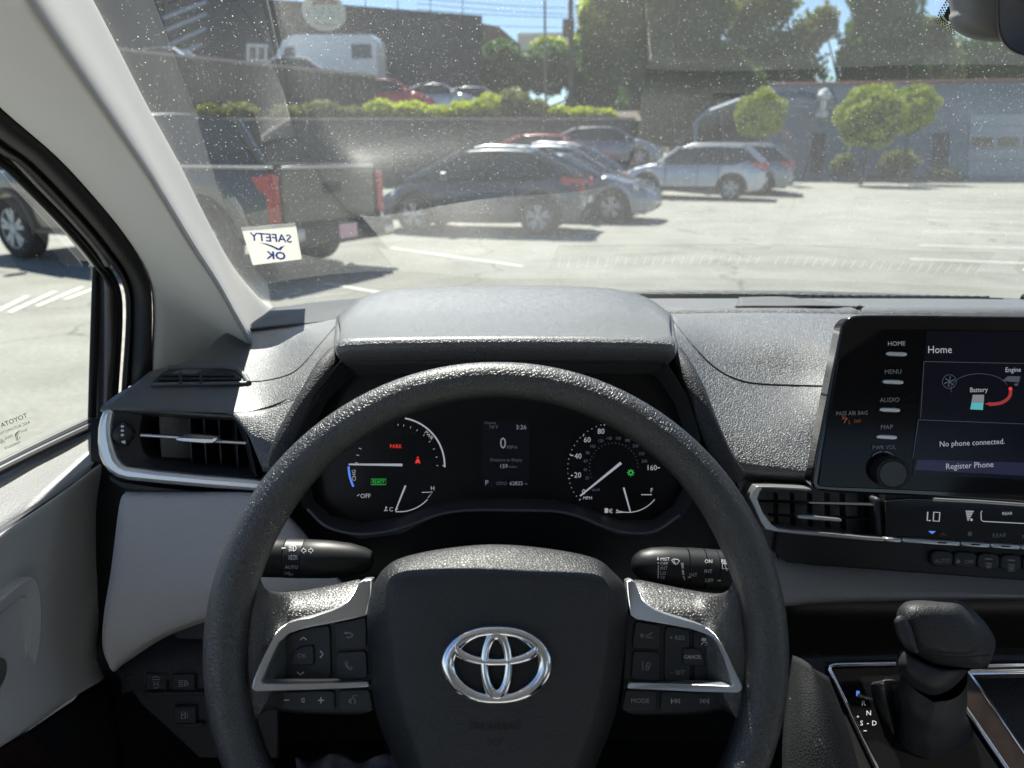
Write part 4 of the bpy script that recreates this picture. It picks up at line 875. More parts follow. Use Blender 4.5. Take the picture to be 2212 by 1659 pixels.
# pull recess: raised rim, hollow and the latch lever
ro = resample(rnd(via(r2, [(-120,760),(0,625),(60,570),(150,500),(205,470),(235,480),(255,540),(268,700),(262,850),(238,985),(205,1110),(150,1200),(100,1255),(0,1335),(-120,1400)]), 1), 60)
ri = resample(rnd(via(r2, [(-130,840),(0,710),(60,655),(110,615),(150,597),(165,610),(178,660),(184,760),(180,870),(162,970),(135,1055),(95,1130),(50,1190),(0,1235),(-130,1310)]), 1), 60)
frame('pull_rim', [Xp(u, v, -.411) for u, v in ro], [Xp(u, v, -.414) for u, v in ri], (1, 0, 0), .012, M_door, door, bevel=.002)
V = [Xp(u, v, -.413) for u, v in ri]; cen = sum(V)/len(V); k = len(V)
V2 = [cen+(p-cen)*.93+np.array([-.028, .004, 0]) for p in V]
o = mesh('pull_hollow', V+V2, [(i, (i+1) % k, (i+1) % k+k, i+k) for i in range(k)]+[tuple(range(k, 2*k))], M_door, door); 
pl_ = [Xp(u, v, -.408) for u, v in rnd(via(r2, [(-100,1010),(0,975),(30,972),(52,990),(56,1050),(40,1110),(15,1160),(-10,1195),(-100,1230)]), 2)]
plate('latch_lever', pl_, (1,-.2,.2), .012, M_silver2, door, bevel=.003)
# map pocket below with its dark wood face and bright edge
patch('lower_panel', [[(-330,1800,-.41),(-60,1650,-.41),(60,1585,-.41),(150,1525,-.41),(240,1465,-.42)],[(-330,2100,-.42),(-60,2050,-.42),(60,2000,-.42),(150,1950,-.42),(300,1900,-.42)]], M_carpet, door, fn=lambda u, v, x: Xp(u, v, x))
plate('wood_inlay', [Xp(u, v, -.395) for u, v in [(-80,1665),(0,1625),(62,1588),(95,1615),(122,1655),(130,1720),(-80,1780)]], (1,0,.2), .01, M_wood, door)
tube('bright_edge', [Xp(u, v, -.432) for u, v in spline(via(r2, [(190,1412),(235,1450),(300,1520),(350,1590),(370,1659),(385,1760)]), 20)], .0042, M_silver2, door)

# ================================================================== dashboard
dash = thing('dashboard', 'black grained dashboard with instrument hood, air vents, silver strips and grey knee panel', 'dashboard', (.3, .75, .9))
ZT = lambda u, v, z: Zp(u, v, z)
# deck between the pads and the glass, falling towards the windshield
def deckrow(y, z, bend): return [np.array((x, y-bend*((x-.38)/.74)**4, z-.018*min(max((-x-.04)/.16, 0), 1))) for x in np.linspace(-.352+.05*max(0, 1.0-y), 1.30, 12)]
patch('dash_deck', [deckrow(1.20,1.205,.13), deckrow(1.150,1.222,.13), deckrow(1.10,1.236,.13), deckrow(1.02,1.249,.11), deckrow(.93,1.260,.07), deckrow(.880,1.266,.03), deckrow(.862,1.250,.03)], M_dash, dash, nu=3, nv=5, fn=lambda *p: np.array(p))
# ribbed speaker cover in the corner, mesh speaker cover at the centre
DK = bvh_of(bpy.data.objects['dash_deck']); off_ = world_loc(dash)
DK = BVHTree.FromPolygons([tuple(np.array(v.co)+off_) for v in bpy.data.objects['dash_deck'].data.vertices], [tuple(p.vertices) for p in bpy.data.objects['dash_deck'].data.polygons])
def deck_z(x, y, up=.004):
    h = DK.ray_cast(Vector((x, y, 2)), Vector((0, 0, -1))); return np.array((x, y, (h[0].z if h[0] is not None else 1.25)+up))
def deck_uv(u, v, up=.004):
    q = Zp(u, v, 1.255)
    for _ in range(6): q = deck_z(q[0], q[1], up); q = Zp(u, v, q[2])
    return q
def deck_patch(name, xy, m, up=.004, bevel=.0015):
    P = [np.array(p, float) for p in xy]
    top = [deck_z(*p, up) for p in P]; k = len(top); V = top+[p-np.array((0, 0, .012)) for p in top]
    return mesh(name, V, [tuple(range(k))]+[((i+1) % k, i, i+k, (i+1) % k+k) for i in range(k)], m, dash, bevel=bevel)
sp_xy = [deck_uv(u, v)[:2] for u, v in ((1590,672),(1591,655),(1598,645),(1612,641),(1690,641),(1760,648),(1830,659),(1884,671))]
sp_xy = [(x, y) for x, y in sp_xy]+[(sp_xy[-1][0]-.01, .868), (sp_xy[0][0]+.004, .868)]
fe, ne = [(1596,642),(1640,641),(1690,641),(1760,648),(1830,660)], [(1588,669),(1650,669),(1720,669),(1800,669),(1880,669)]
patch('speaker_grille', [[tuple(deck_uv(a[0]+(b[0]-a[0])*t, a[1]+(b[1]-a[1])*t, .0014)) for a, b in zip(fe, ne)] for t in (0, .25, .5, .75, 1)], M_mesh, dash, nu=4, nv=4, solid=.003, fn=lambda *p: np.array(p))
# defroster outlet close to the glass: a flat black patch painting a trough's darkness, with slats across
dfx = np.linspace(.06, .74, 47)
def dfy(x, o=0): return 1.108-.13*((x-.38)/.74)**4+o
tr_ = [(x, dfy(x, .020)) for x in dfx[::3]]+[(x, dfy(x, -.024)) for x in dfx[::-3]]
dfo = deck_patch('defroster_outlet', tr_, M_black, .002)
V = []; Fc = []
for i, x in enumerate(dfx[1:-1]):
    if abs(x-.40) < .012: continue
    a, b = deck_z(x, dfy(x, .014), .005), deck_z(x+.003, dfy(x, -.006), .005); b0 = len(V)
    for q in (a, b):
        for s_ in (-1, 1): V += [q+np.array((s_*.0014, 0, 0)), q+np.array((s_*.0014, 0, -.006))]
    Fc += [(b0, b0+2, b0+6, b0+4), (b0, b0+4, b0+5, b0+1), (b0+2, b0+3, b0+7, b0+6)]
tag(mesh('slat', V, Fc, mat('defroster_slat', (.13,.13,.13), .6), dfo, smooth=False), kind='stuff')
tube('windshield_ledge', [Yp(u, v, 1.128-.13*((Zp(u, v, 1.235)[0]-.36)/.72)**4) for u, v in spline([(1330,634),(1500,633),(1700,634),(1900,639),(2212,652),(2500,668)], 24)], (.010,.0045), M_dash2, dash)
tube('ledge_gap', [Yp(u, v, 1.10-.13*((Zp(u, v, 1.235)[0]-.36)/.72)**4) for u, v in spline([(1330,642),(1500,641.5),(1700,643),(1900,648.5),(1985,652)], 24)], .0022, M_black, dash)
lathe('light_sensor', deck_z(.79, dfy(.79, -.005), 0), (0, 0, 1), [(0,.014),(.006,.013),(.010,.008),(.012,.002)], M_gloss, dash)

# left pad
LP = [
 [(322,803,.72),(425,772,.775),(492,718,.84),(600,704,.868),(680,696,.873),(730,689,.875)],
 [(290,830,.70),(400,800,.735),(500,770,.785),(600,755,.81),(680,738,.775),(734,730,.75)],
 [(255,850,.68),(380,845,.70),(500,835,.725),(590,822,.735),(665,805,.715),(728,772,.705)],
 [(218,880,.66),(350,886,.672),(500,893,.682),(575,885,.692),(640,862,.695),(700,838,.695)],
 [(222,892,.672),(352,897,.684),(512,905,.692),(577,893,.702),(642,869,.706),(703,845,.706)],
 [(230,897,.70),(356,902,.71),(516,908,.72),(580,896,.73),(645,872,.734),(706,848,.734)]]
patch('left_pad', LP, M_dash, dash, nu=7, nv=6, solid=.006)
patch('left_pad_flank', [[(500,890,.684),(575,882,.694),(640,859,.697),(702,834,.697)],[(507,900,.677),(575,895,.686),(640,876,.690),(694,852,.692)],[(535,938,.671),(590,938,.673),(630,926,.679),(658,914,.688)],[(555,985,.668),(596,986,.667),(620,984,.671),(636,974,.682)],[(566,1012,.668),(593,1014,.667),(609,1010,.671),(620,1004,.681)],[(569,1020,.675),(594,1022,.675),(610,1018,.678),(621,1012,.688)]], M_dash, dash, nu=7, nv=6, solid=.005)
patch('corner_speaker_cover', [[(528,712,.845),(600,704,.862),(680,697,.868),(745,690,.875)],[(545,697,.865),(610,688,.885),(680,683,.89),(750,680,.90)],[(575,676,.90),(640,670,.92),(700,664,.94),(780,656,.96)],[(584,668,.93),(660,655,.99),(760,645,1.04),(860,637,1.08)]], M_rib, dash, nu=5, nv=4)
o_ = bpy.data.objects['left_pad']; LPS = bvh_map(BVHTree.FromPolygons([tuple(np.array(v.co)+world_loc(dash)) for v in o_.data.vertices], [tuple(p.vertices) for p in o_.data.polygons]), .0004)
tube('pad_seam', [LPS(u, v) for u, v, d in spline([(727,702,.85),(690,745,.785),(640,800,.733),(585,820,.728),(525,826,.72)], 24)], .0007, M_navy, dash)
# right pad, running behind the screen
RP = [
 [(1446,678,.873),(1560,676,.876),(1700,676,.876),(1880,680,.873),(2212,690,.865),(2600,705,.85)],
 [(1450,715,.79),(1560,735,.80),(1700,740,.80),(1880,745,.785),(2212,755,.78),(2600,760,.79)],
 [(1455,770,.735),(1545,800,.755),(1700,818,.765),(1880,822,.74),(2212,830,.735),(2600,830,.76)],
 [(1490,850,.70),(1550,880,.715),(1690,890,.725),(1880,895,.712),(2212,900,.71),(2600,900,.72)],
 [(1525,940,.688),(1580,955,.690),(1690,960,.695),(1850,970,.70),(2212,975,.70),(2600,980,.69)],
 [(1560,1010,.684),(1610,1018,.680),(1690,1022,.680),(1850,1028,.68),(2212,1040,.68),(2600,1050,.67)],
 [(1580,1030,.70),(1620,1036,.70),(1690,1040,.70),(1850,1048,.70),(2212,1060,.70),(2600,1070,.69)]]
patch('right_pad', RP, M_dash, dash, nu=7, nv=6, solid=.006)
o_ = bpy.data.objects['right_pad']; RPT = bvh_map(BVHTree.FromPolygons([tuple(np.array(v.co)+world_loc(dash)) for v in o_.data.vertices], [tuple(p.vertices) for p in o_.data.polygons]), .0006)
tube('pad_seam', [RPT(u, v) for u, v, d in spline([(1452,690,.83),(1490,738,.775),(1540,790,.755),(1590,818,.757),(1650,829,.757),(1800,834,.757)], 24)], .0007, M_navy, dash)
# hood over the instruments
HD = [
 [(742,700,.90),(800,665,.98),(900,640,1.0),(1085,634,1.0),(1290,638,1.0),(1380,660,.98),(1436,690,.90)],
 [(735,692,.845),(795,648,.90),(890,634,.91),(1085,629,.915),(1290,633,.91),(1385,650,.90),(1442,686,.845)],
 [(737,715,.765),(775,700,.79),(880,690,.80),(1085,688,.80),(1290,690,.80),(1405,700,.79),(1445,712,.765)],
 [(738,741,.700),(765,733,.708),(880,730,.710),(1085,728,.710),(1290,729,.710),(1420,733,.708),(1448,738,.700)],
 [(737,748,.680),(760,741,.676),(880,738,.674),(1085,736,.674),(1290,737,.674),(1422,740,.676),(1449,745,.680)],
 [(737,757,.668),(757,750,.664),(880,746,.662),(1085,744,.662),(1290,745,.662),(1424,748,.664),(1450,754,.668)],
 [(745,772,.672),(762,773,.672),(880,771,.672),(1085,769,.672),(1290,770,.672),(1420,771,.672),(1446,768,.672)],
 [(762,782,.69),(775,784,.69),(880,779,.69),(1085,776,.69),(1290,778,.69),(1412,782,.69),(1430,780,.69)],
 [(775,800,.73),(785,803,.73),(880,800,.73),(1085,798,.73),(1290,800,.73),(1405,802,.73),(1418,799,.73)]]
patch('instrument_hood', HD, M_dash2, dash, nu=7, nv=7, solid=.006)
for sgn, pts in ((0, [(735,692,.848),(732,725,.775),(733,752,.70),(742,768,.665)]), (1, [(1444,686,.848),(1450,725,.775),(1452,752,.70),(1447,766,.665)])):
    tube('hood_edge', [D(*p) for p in spline(pts, 14)], .005, M_dash2, dash)
# pads roll down beside the instruments
for pts in ([(728,766,.715),(700,800,.69),(672,850,.676),(640,905,.668),(612,960,.662),(596,1010,.66)], [(1455,764,.715),(1478,800,.69),(1503,850,.676),(1530,920,.668),(1560,985,.668),(1590,1030,.675)]):
    tube('instrument_rim_pad', [D(*p) for p in spline(pts, 20)], .0095, M_navy, dash)

# window demister at the left end
dv = thing  # (kept short: parts of the dashboard follow)
def on_lp(u, v, up):  # left pad surface, a little towards the driver
    q = LPB(u, v); return q+nrm(C0-q)*up
o_ = bpy.data.objects['left_pad']; LPT = BVHTree.FromPolygons([tuple(np.array(v.co)+world_loc(dash)) for v in o_.data.vertices], [tuple(p.vertices) for p in o_.data.polygons]); LPB = bvh_map(LPT, 0)
dem = [c4(*p) for p in [(952,692),(985,655),(1030,612),(1060,602),(1420,606),(1480,625),(1530,684)]]
dm = plate('demister_vent', [on_lp(u, v, .003) for u, v in dem], (.1,-.6,.8), .002, M_black, dash)  # flat black plate paints the dark of the vent opening
tube('demister_lip', [on_lp(*c4(*p), .003) for p in [(1060,590),(1420,585),(1500,600),(1548,640),(1572,684)]], .003, M_dash, dm)
tube('demister_lip', [on_lp(*c4(*p), .003) for p in [(955,694),(1100,690),(1300,688),(1560,684)]], .002, M_dash, dm)
for y in (634, 658): tube('demister_slat', [on_lp(*c4(1000 if y > 640 else 1020, y), .005), on_lp(*c4(1520 if y > 640 else 1480, y+2), .005)], .0017, M_navy, dm, seg=6)
tube('demister_rib', [on_lp(*c4(1140,620), .005), on_lp(*c4(1140,688), .005)], .0016, M_navy, dm, seg=6)
tube('demister_rib', [on_lp(*c4(1270,620), .005), on_lp(*c4(1270,688), .005)], .0016, M_navy, dm, seg=6)

# left air vent
vn = nrm((.12,-.95,.28)); VP = D(400, 950, .672); vm = plane_map(VP, vn)
av = bpy.data.objects.new('air_vent', None); COL.objects.link(av); av.parent = dash; av.location = (0, 0, 0); av.empty_display_size = .05
def vplate(name, fn, pts, off, th, m, parent, bev=.001, k=1):
    return plate(name, [PL(*q, VP+vn*off, vn) for q in rnd(via(fn, pts), k)] if k else [PL(*fn(*p), VP+vn*off, vn) for p in pts], vn, th, m, parent, bevel=bev)
vo = via(c4, [(722,852),(900,858),(1200,866),(1420,872),(1490,895),(1545,960),(1580,1080),(1600,1180),(1625,1278),(1300,1262),(1000,1235),(780,1195),(735,1150),(712,1080),(700,1000),(708,920)])
vi = via(c4, [(905,884),(960,868),(1200,874),(1420,882),(1470,905),(1505,965),(1545,1065),(1568,1160),(1588,1240),(1300,1212),(1080,1186),(950,1158),(912,1120),(892,1060),(884,990),(890,930)])
frame('vent_surround', [PL(*q, VP, vn) for q in vo], [PL(*q, VP-vn*.012, vn) for q in vi], vn, .03, M_vent, av, bevel=.0012)
back = [PL(*q, VP-vn*.06, vn) for q in vi]; plate('vent_duct', back, vn, .003, M_black, av)
k = len(vi); fv = [PL(*q, VP-vn*.014, vn) for q in vi]; cen = sum(fv)/k
mesh('duct_wall', fv+[p-vn*.055 for p in fv], [(i, (i+1) % k, (i+1) % k+k, i+k) for i in range(k)], M_vent, av, smooth=False)
for i, x in enumerate((1010, 1200, 1290, 1385, 1490)):
    a, b = c4(x, 878), c4(x+18, 1200 if x < 1400 else 1215)
    P = [PL(*a, VP-vn*.03, vn), PL(*b, VP-vn*.03, vn)]; sk = np.array((.020 if i == 0 else .004, 0, 0))
    mesh('vane', [P[0], P[1], P[1]-vn*.028+sk, P[0]-vn*.028+sk], [(0, 1, 2, 3)], M_grey if i == 0 else M_vent, av, smooth=False, solid=.0015)
vplate('slat', c4, [(888,1004),(1120,1017),(1370,1042),(1556,1054),(1558,1072),(1370,1062),(1110,1036),(890,1020)], -.010, .010, M_vent, av, .001, 0)
tube('slat_edge', [PL(*c4(*p), VP-vn*.009, vn) for p in [(890,1012),(1120,1026),(1370,1052),(1556,1062)]], .0017, M_silver, av, seg=8)
vplate('slat_knob', c4, [(1110,1032),(1180,1006),(1372,1022),(1374,1045),(1335,1068),(1112,1050)], .006, .012, M_silver, av, .0015, 1)
vplate('slat_knob_top', c4, [(1118,1029),(1182,1007),(1370,1020),(1338,1040)], .0068, .001, M_gloss, av, 0, 0)
th_ = vplate('vent_wheel_slot', c4, [(752,930),(800,930),(812,1085),(760,1075)], .0012, .004, M_black, av, .0005, 1)
P0, P1 = PL(*c4(778,940), VP+vn*-.002, vn), PL(*c4(786,1072), VP+vn*-.002, vn)
tube('vent_wheel', [P0+(P1-P0)*t for t in np.linspace(0, 1, 9)], [.004+.006*math.sin(math.pi*t) for t in np.linspace(0, 1, 9)], M_vent, av, seg=12)
for t in (.12,.32,.53): tube('wheel_mark', [PL(*c4(766,940+132*t), VP+vn*.0085, vn), PL(*c4(782,942+132*t), VP+vn*.0085, vn)], .0011, M_print, av, seg=6)
plate('wheel_mark', [PL(*c4(*p), VP+vn*.008, vn) for p in [(766,1050),(792,1046),(790,1068),(768,1058)]], vn, .001, M_print, av)
# silver strip that wraps the vent
so = via(c4, [(652,846),(625,905),(610,975),(608,1060),(616,1135),(640,1195),(680,1245),(735,1283),(800,1300),(1000,1320),(1300,1347),(1620,1372),(1700,1376),(1700,1300),(1600,1292),(1300,1268),(1000,1240),(800,1212),(765,1195),(735,1160),(715,1100),(700,1020),(698,950),(712,852)])
plate('silver_strip', [PL(*q, VP+vn*.006, vn) for q in so], vn, .03, M_silver, dash, bevel=.0045, seg=3)
plate('strip_shadow_gap', [PL(*c4(*p), VP-vn*.006, vn) for p in [(690,1270),(760,1310),(1000,1345),(1600,1400),(1600,1420),(1000,1370),(780,1345),(700,1300)]], vn, .02, M_black, dash)
# black backdrop behind it all, added to block light
patch('dash_backdrop', [[(195,905,.74),(600,905,.80),(1100,905,.82),(1700,905,.82),(2700,930,.80)],[(195,1060,.735),(600,1060,.78),(1100,1060,.80),(1700,1060,.78),(2700,1080,.78)],[(170,1300,.735),(600,1300,.78),(1100,1300,.80),(1700,1300,.78),(2700,1320,.78)],[(170,1520,.76),(600,1520,.85),(1100,1520,.86),(1700,1520,.86),(2700,1520,.86)]], M_black, dash, nu=4, nv=3)
# grey knee panel
KP = [[(272,1062,.672),(400,1062,.675),(560,1066,.676),(610,1100,.68),(645,1135,.69)],
 [(258,1090,.660),(400,1090,.664),(560,1095,.666),(620,1125,.672),(662,1155,.68)],
 [(240,1230,.648),(400,1230,.652),(560,1225,.655),(640,1215,.66),(712,1225,.67)],
 [(224,1330,.645),(330,1330,.650),(460,1290,.655),(620,1272,.66),(742,1268,.67)],
 [(222,1400,.648),(290,1390,.652),(420,1340,.660),(600,1290,.672),(748,1276,.69)],
 [(240,1446,.654),(275,1420,.660),(385,1356,.672),(590,1300,.69),(752,1286,.71)],
 [(250,1450,.668),(280,1426,.675),(390,1362,.69),(590,1306,.71),(756,1290,.73)]]
patch('knee_panel', KP, M_grey_lit, dash, nu=6, nv=5, solid=.005)
# dark lower panel with three switches
LW = [[(250,1452,.70),(330,1388,.71),(420,1350,.72),(600,1305,.74),(860,1300,.76)],[(262,1470,.69),(330,1430,.69),(430,1400,.70),(600,1390,.72),(860,1390,.74)],[(262,1500,.69),(330,1480,.685),(430,1455,.69),(600,1450,.71),(860,1450,.73)]]
patch('lower_panel', LW, M_navy, dash, nu=5, nv=4)
swn = nrm((.05,-.93,.36)); SWP = D(380, 1490, .69)
plate('switch_plate', [PL(u, v, SWP, swn) for u, v in [(262,1456),(600,1450),(600,1640),(430,1640),(300,1520)]], swn, .01, M_black, dash, bevel=.002)
tray = plate('coin_tray', [PL(u, v, D(420,1360,.70), swn) for u, v in rnd([(370,1352),(460,1332),(460,1382),(385,1382),(374,1372)], 1)], swn, .004, M_black, dash, bevel=.001)
sm = plane_map(SWP, swn, .0075)
def switch(u, v, w, h):
    return plate('switch', [PL(a, b, SWP+swn*.006, swn) for a, b in [(u-w, v-h), (u+w, v-h), (u+w, v+h), (u-w, v+h)]], swn, .008, M_navy, dash, bevel=.0012)
k_ = switch(337, 1473, 22, 18); i_ = Ink(sm); i_.line([(331,1462),(343,1462),(345,1468),(329,1468)], 1.6, True).line([(331,1472),(336,1477),(331,1481)], 1.5).line([(343,1472),(339,1477),(344,1481)], 1.5).text('OFF', 337, 1486, 4.5); i_.done('icon', M_printdim, k_)
k_ = switch(396, 1474, 24, 18); i_ = Ink(sm); i_.arc(399, 1476, 7, -90, 90, 1.6, 6).line([(399,1470),(399,1482)], 1.6)
for y in (1470, 1474, 1478, 1482): i_.line([(385,y),(396,y)], 1.5)
i_.text('A', 402, 1476, 5); i_.done('icon', M_printdim, k_)
k_ = switch(398, 1545, 24, 18); i_ = Ink(sm); i_.line([(392,1538),(400,1538),(400,1552),(392,1552)], 1.8, True).line([(400,1542),(405,1540),(405,1550),(401,1550)], 1.5).line([(393,1544),(399,1544)], 2); i_.done('icon', M_printdim, k_)
tube('switch_ledge', [PL(u, v, SWP+swn*.004, swn) for u, v in [(310,1499),(440,1497)]], .0022, M_navy, dash)
tube('switch_ledge', [PL(u, v, SWP+swn*.004, swn) for u, v in [(372,1566),(440,1566)]], .0022, M_navy, dash)

# centre: grey fascia, silver framed vent
patch('centre_fascia', [[(1590,1028,.70),(1640,1040,.70),(1750,1050,.70),(2212,1080,.70),(2700,1110,.69)],[(1620,1130,.70),(1680,1140,.70),(1760,1140,.70),(2212,1150,.70),(2700,1180,.69)],[(1640,1225,.680),(1690,1228,.680),(1760,1235,.680),(2212,1262,.675),(2700,1290,.66)],[(1655,1300,.668),(1700,1302,.668),(1800,1296,.668),(2212,1290,.662),(2700,1310,.65)],[(1660,1306,.70),(1700,1308,.70),(1800,1302,.70),(2212,1296,.70),(2700,1316,.70)]], M_grey, dash, nu=5, nv=4)
cn = nrm((-.05,-.95,.30)); CP = D(1900, 1150, .66)
def cpt(p, off=0.0): return PL(*p, CP+cn*off, cn)
cv = bpy.data.objects.new('air_vent.001', None); COL.objects.link(cv); cv.parent = dash; cv.empty_display_size = .05
ctr = via(r1, [(545,1262),(900,1280),(1300,1330),(1332,1600),(1330,1760),(700,1720),(560,1560),(500,1400)])
plate('vent_duct', [cpt(p, -.045) for p in via(r1, [(520,1255),(1345,1300),(1345,1800),(760,1780),(540,1545)])], cn, .004, M_black, cv)
fo = via(r1, [(478,1335),(500,1285),(525,1256),(640,1258),(800,1266),(870,1272),(870,1286),(700,1278),(565,1268),(545,1290),(527,1340),(560,1420),(620,1500),(660,1522),(760,1535),(1000,1553),(1200,1575),(1332,1585),(1332,1606),(1200,1597),(1000,1580),(760,1558),(640,1545),(580,1530),(545,1480),(510,1400)])
plate('vent_surround', [cpt(p, .006) for p in fo], cn, .035, M_silver2, cv, bevel=.0022, seg=3)
for y0, y1 in ((1348,1372),(1436,1462),(1650,1690)):
    tube('slat', [cpt(r1(545 if y0 < 1400 else (600 if y0 < 1500 else 690), y0), -.012), cpt(r1(1290, y1), -.012)], ((.0011,.006),)*2, M_black, cv, seg=8, flat=cn)
for x in (640, 745, 855, 965, 1062, 1180):
    tube('vane', [cpt(r1(x, 1300), -.026), cpt(r1(x+6, 1530), -.026)], ((.0010,.007),)*2, M_vent, cv, seg=8, flat=cn)
    tube('vane', [cpt(r1(x, 1610), -.026), cpt(r1(x+6, 1730), -.026)], ((.0010,.007),)*2, M_vent, cv, seg=8, flat=cn)
plate('slat_knob', [cpt(p, .001) for p in rnd(via(r1, [(780,1438),(830,1440),(1000,1456),(1062,1462),(1062,1482),(1000,1478),(830,1466),(780,1460)]), 1)], cn, .012, M_silver2, cv, bevel=.0015)
plate('vent_end_post', [cpt(p, -.002) for p in via(r1, [(1268,1325),(1318,1332),(1336,1590),(1290,1585)])], cn, .04, M_vent, cv, bevel=.004)
# black lower edge of the centre stack, running above the grey fascia
plate('stack_base', [cpt(p, -.004) for p in [(1672,1192),(1700,1215),(1760,1222),(2212,1255),(2700,1295),(2700,1000),(2300,990),(2212,1040),(1910,1060),(1908,1158),(1680,1140)]], cn, .012, M_black, dash, bevel=.002)
# footwell and black knee area under the centre stack
patch('under_panel', [[(1640,1300,.70),(1900,1300,.72),(2300,1296,.72),(2700,1310,.70)],[(1640,1420,.80),(1900,1420,.82),(2300,1420,.82),(2700,1420,.80)],[(1640,1560,.88),(1900,1560,.9),(2300,1560,.9),(2700,1560,.88)]], M_black, dash, nu=3, nv=3)

# ================================================================== instrument cluster
clu = thing('instrument_cluster', 'dark instrument cluster with two round gauges behind the steering wheel', 'instrument cluster', (-.01, .70, 1.15))
kn = nrm((0,-.93,.37)); KPt = D(1085, 1000, .712)
def kpt(p, off=0.0): return PL(*p, KPt+kn*off, kn)
outer = via(c5, [(318,424),(215,560),(120,760),(100,950),(128,1130),(240,1245),(420,1300),(620,1275),(800,1185),(950,1162),(1200,1162),(1380,1168),(1500,1200),(1680,1280),(1860,1285),(2000,1200),(2085,1060),(2092,800),(2030,600),(1925,430),(1500,425),(1100,420),(700,420)])
inner = via(c5, [(385,490),(262,610),(172,780),(156,950),(188,1110),(272,1185),(430,1218),(610,1190),(780,1128),(950,1098),(1200,1098),(1380,1104),(1510,1138),(1690,1205),(1860,1205),(1955,1138),(2012,1040),(2022,800),(1965,630),(1870,492),(1500,475),(1100,470),(700,472)])
mid = [((a[0]*.45+b[0]*.55), (a[1]*.45+b[1]*.55)) for a, b in zip(outer, inner)]
k = len(outer); V = [D(*p, .664) for p in outer]+[kpt(p, .022) for p in mid]+[kpt(p, .002) for p in inner]; V += [D(*p, .68)+np.array((0,.02,0)) for p in outer]
Fc = [(i, (i+1) % k, (i+1) % k+k, i+k) for i in range(k)]+[(i+k, (i+1) % k+k, (i+1) % k+2*k, i+2*k) for i in range(k)]+[(i, i+3*k, (i+1) % k+3*k, (i+1) % k) for i in range(k)]
o = mesh('bezel', V, Fc, mat('bezel_plastic', (.035,.035,.036), .5, grain=(500,.0002,'noise')), clu, bevel=.002)
plate('dial_face', [kpt(p, .0015) for p in inner], kn, .004, M_lens, clu)
km = plane_map(KPt, kn, .0035)
tube('bezel_edge', [D(*c5(*p), .663) for p in spline([(160,1150),(260,1240),(430,1275),(620,1245),(800,1180),(950,1158),(1200,1158),(1380,1163),(1500,1190),(1690,1260),(1860,1262),(1990,1180)], 44)], .0014, M_dash, clu, seg=6)
def cdeg(ink, cx, cy, r, degs, ln, w):
    for d in degs:
        a = math.radians(d); p, q = c5(cx+r*math.cos(a), cy-r*math.sin(a)), c5(cx+(r-ln)*math.cos(a), cy+-(r-ln)*math.sin(a)); ink.line([p, q], w)
K = .4394
g = Ink(km)
g.arc(*c5(598,937), 236*K, -2, 80, 3.4, n=40); g.line([c5(823,937), c5(838,937)], 1.6)
cdeg(g, 598, 937, 205, (0,12,24,36,48,60,70,80,88), 9, 1.2); cdeg(g, 598, 937, 205, (155,165,176), 14, 1.3)
g.text('PWR', *c5(757,788), 7.5, rot=-.80); g.text('CHG', *c5(388,985), 8, rot=1.62); g.text('OFF', *c5(445,1086), 9.5, sx=.95); g.line([c5(404,1087), c5(415,1078)], 1.5)
g.arc(*c5(612,978), 186*K, -96, -42, 2.0, n=20); g.line([c5(722,1069), c5(775,1067), c5(752,1095)], 1.6)
g.text('H', *c5(775,1048), 9); g.text('C', *c5(571,1152), 9); g.line([c5(592,1160), c5(604,1148)], 1.5)
g.line([c5(545,1138), c5(545,1155)], 2).line([c5(536,1158), c5(554,1158)], 1.6).line([c5(547,1143), c5(553,1143)], 1.4)
gl_ = g.done('power_gauge', M_lit, clu)
Ink(km).arc(*c5(598,937), 236*K, 181, 206, 4.5, n=12).done('charge_arc', M_litblue, clu)
for nm_, a, b, w0, w1, pr in (('gauge_needle',(362,931),(625,934),3.2,5.4,gl_),('temperature_needle',(592,1158),(641,1036),2.2,3.6,gl_)):
    (x0, y0), (x1, y1) = c5(*a), c5(*b); t = nrm((x1-x0, y1-y0)); q = np.array((-t[1], t[0]))
    plate(nm_, [kpt((x0+q[0]*w0/2, y0+q[1]*w0/2), .006), kpt((x1+q[0]*w1/2, y1+q[1]*w1/2), .006), kpt((x1-q[0]*w1/2, y1-q[1]*w1/2), .006), kpt((x0-q[0]*w0/2, y0-q[1]*w0/2), .006)], kn, .0015, M_lit, pr)
Ink(km).text('PARK', *c5(594,842), 8.2, sx=.92).done('park_lamp', M_litred, clu)
s_ = Ink(km); x, y = c5(702,910); s_.disc(x, y-5.5, 2).poly([(x-3,y-2),(x+3,y-2),(x+4.5,y+4),(x-4.5,y+4)]).line([(x-6,y+5),(x+6,y+5)], 1.5).line([(x-3,y+8),(x-3,y+5)], 1.5).line([(x+3,y+8),(x+3,y+5)], 1.5); s_.done('seat_belt_lamp', M_litred, clu)
s_ = Ink(km); x, y = c5(509,1017); s_.line([(x-16,y-6),(x+16,y-6),(x+16,y+6),(x-16,y+6)], 1.1, True).text('READY', x, y, 7, sx=.85); s_.done('ready_lamp', M_litgreen, clu)
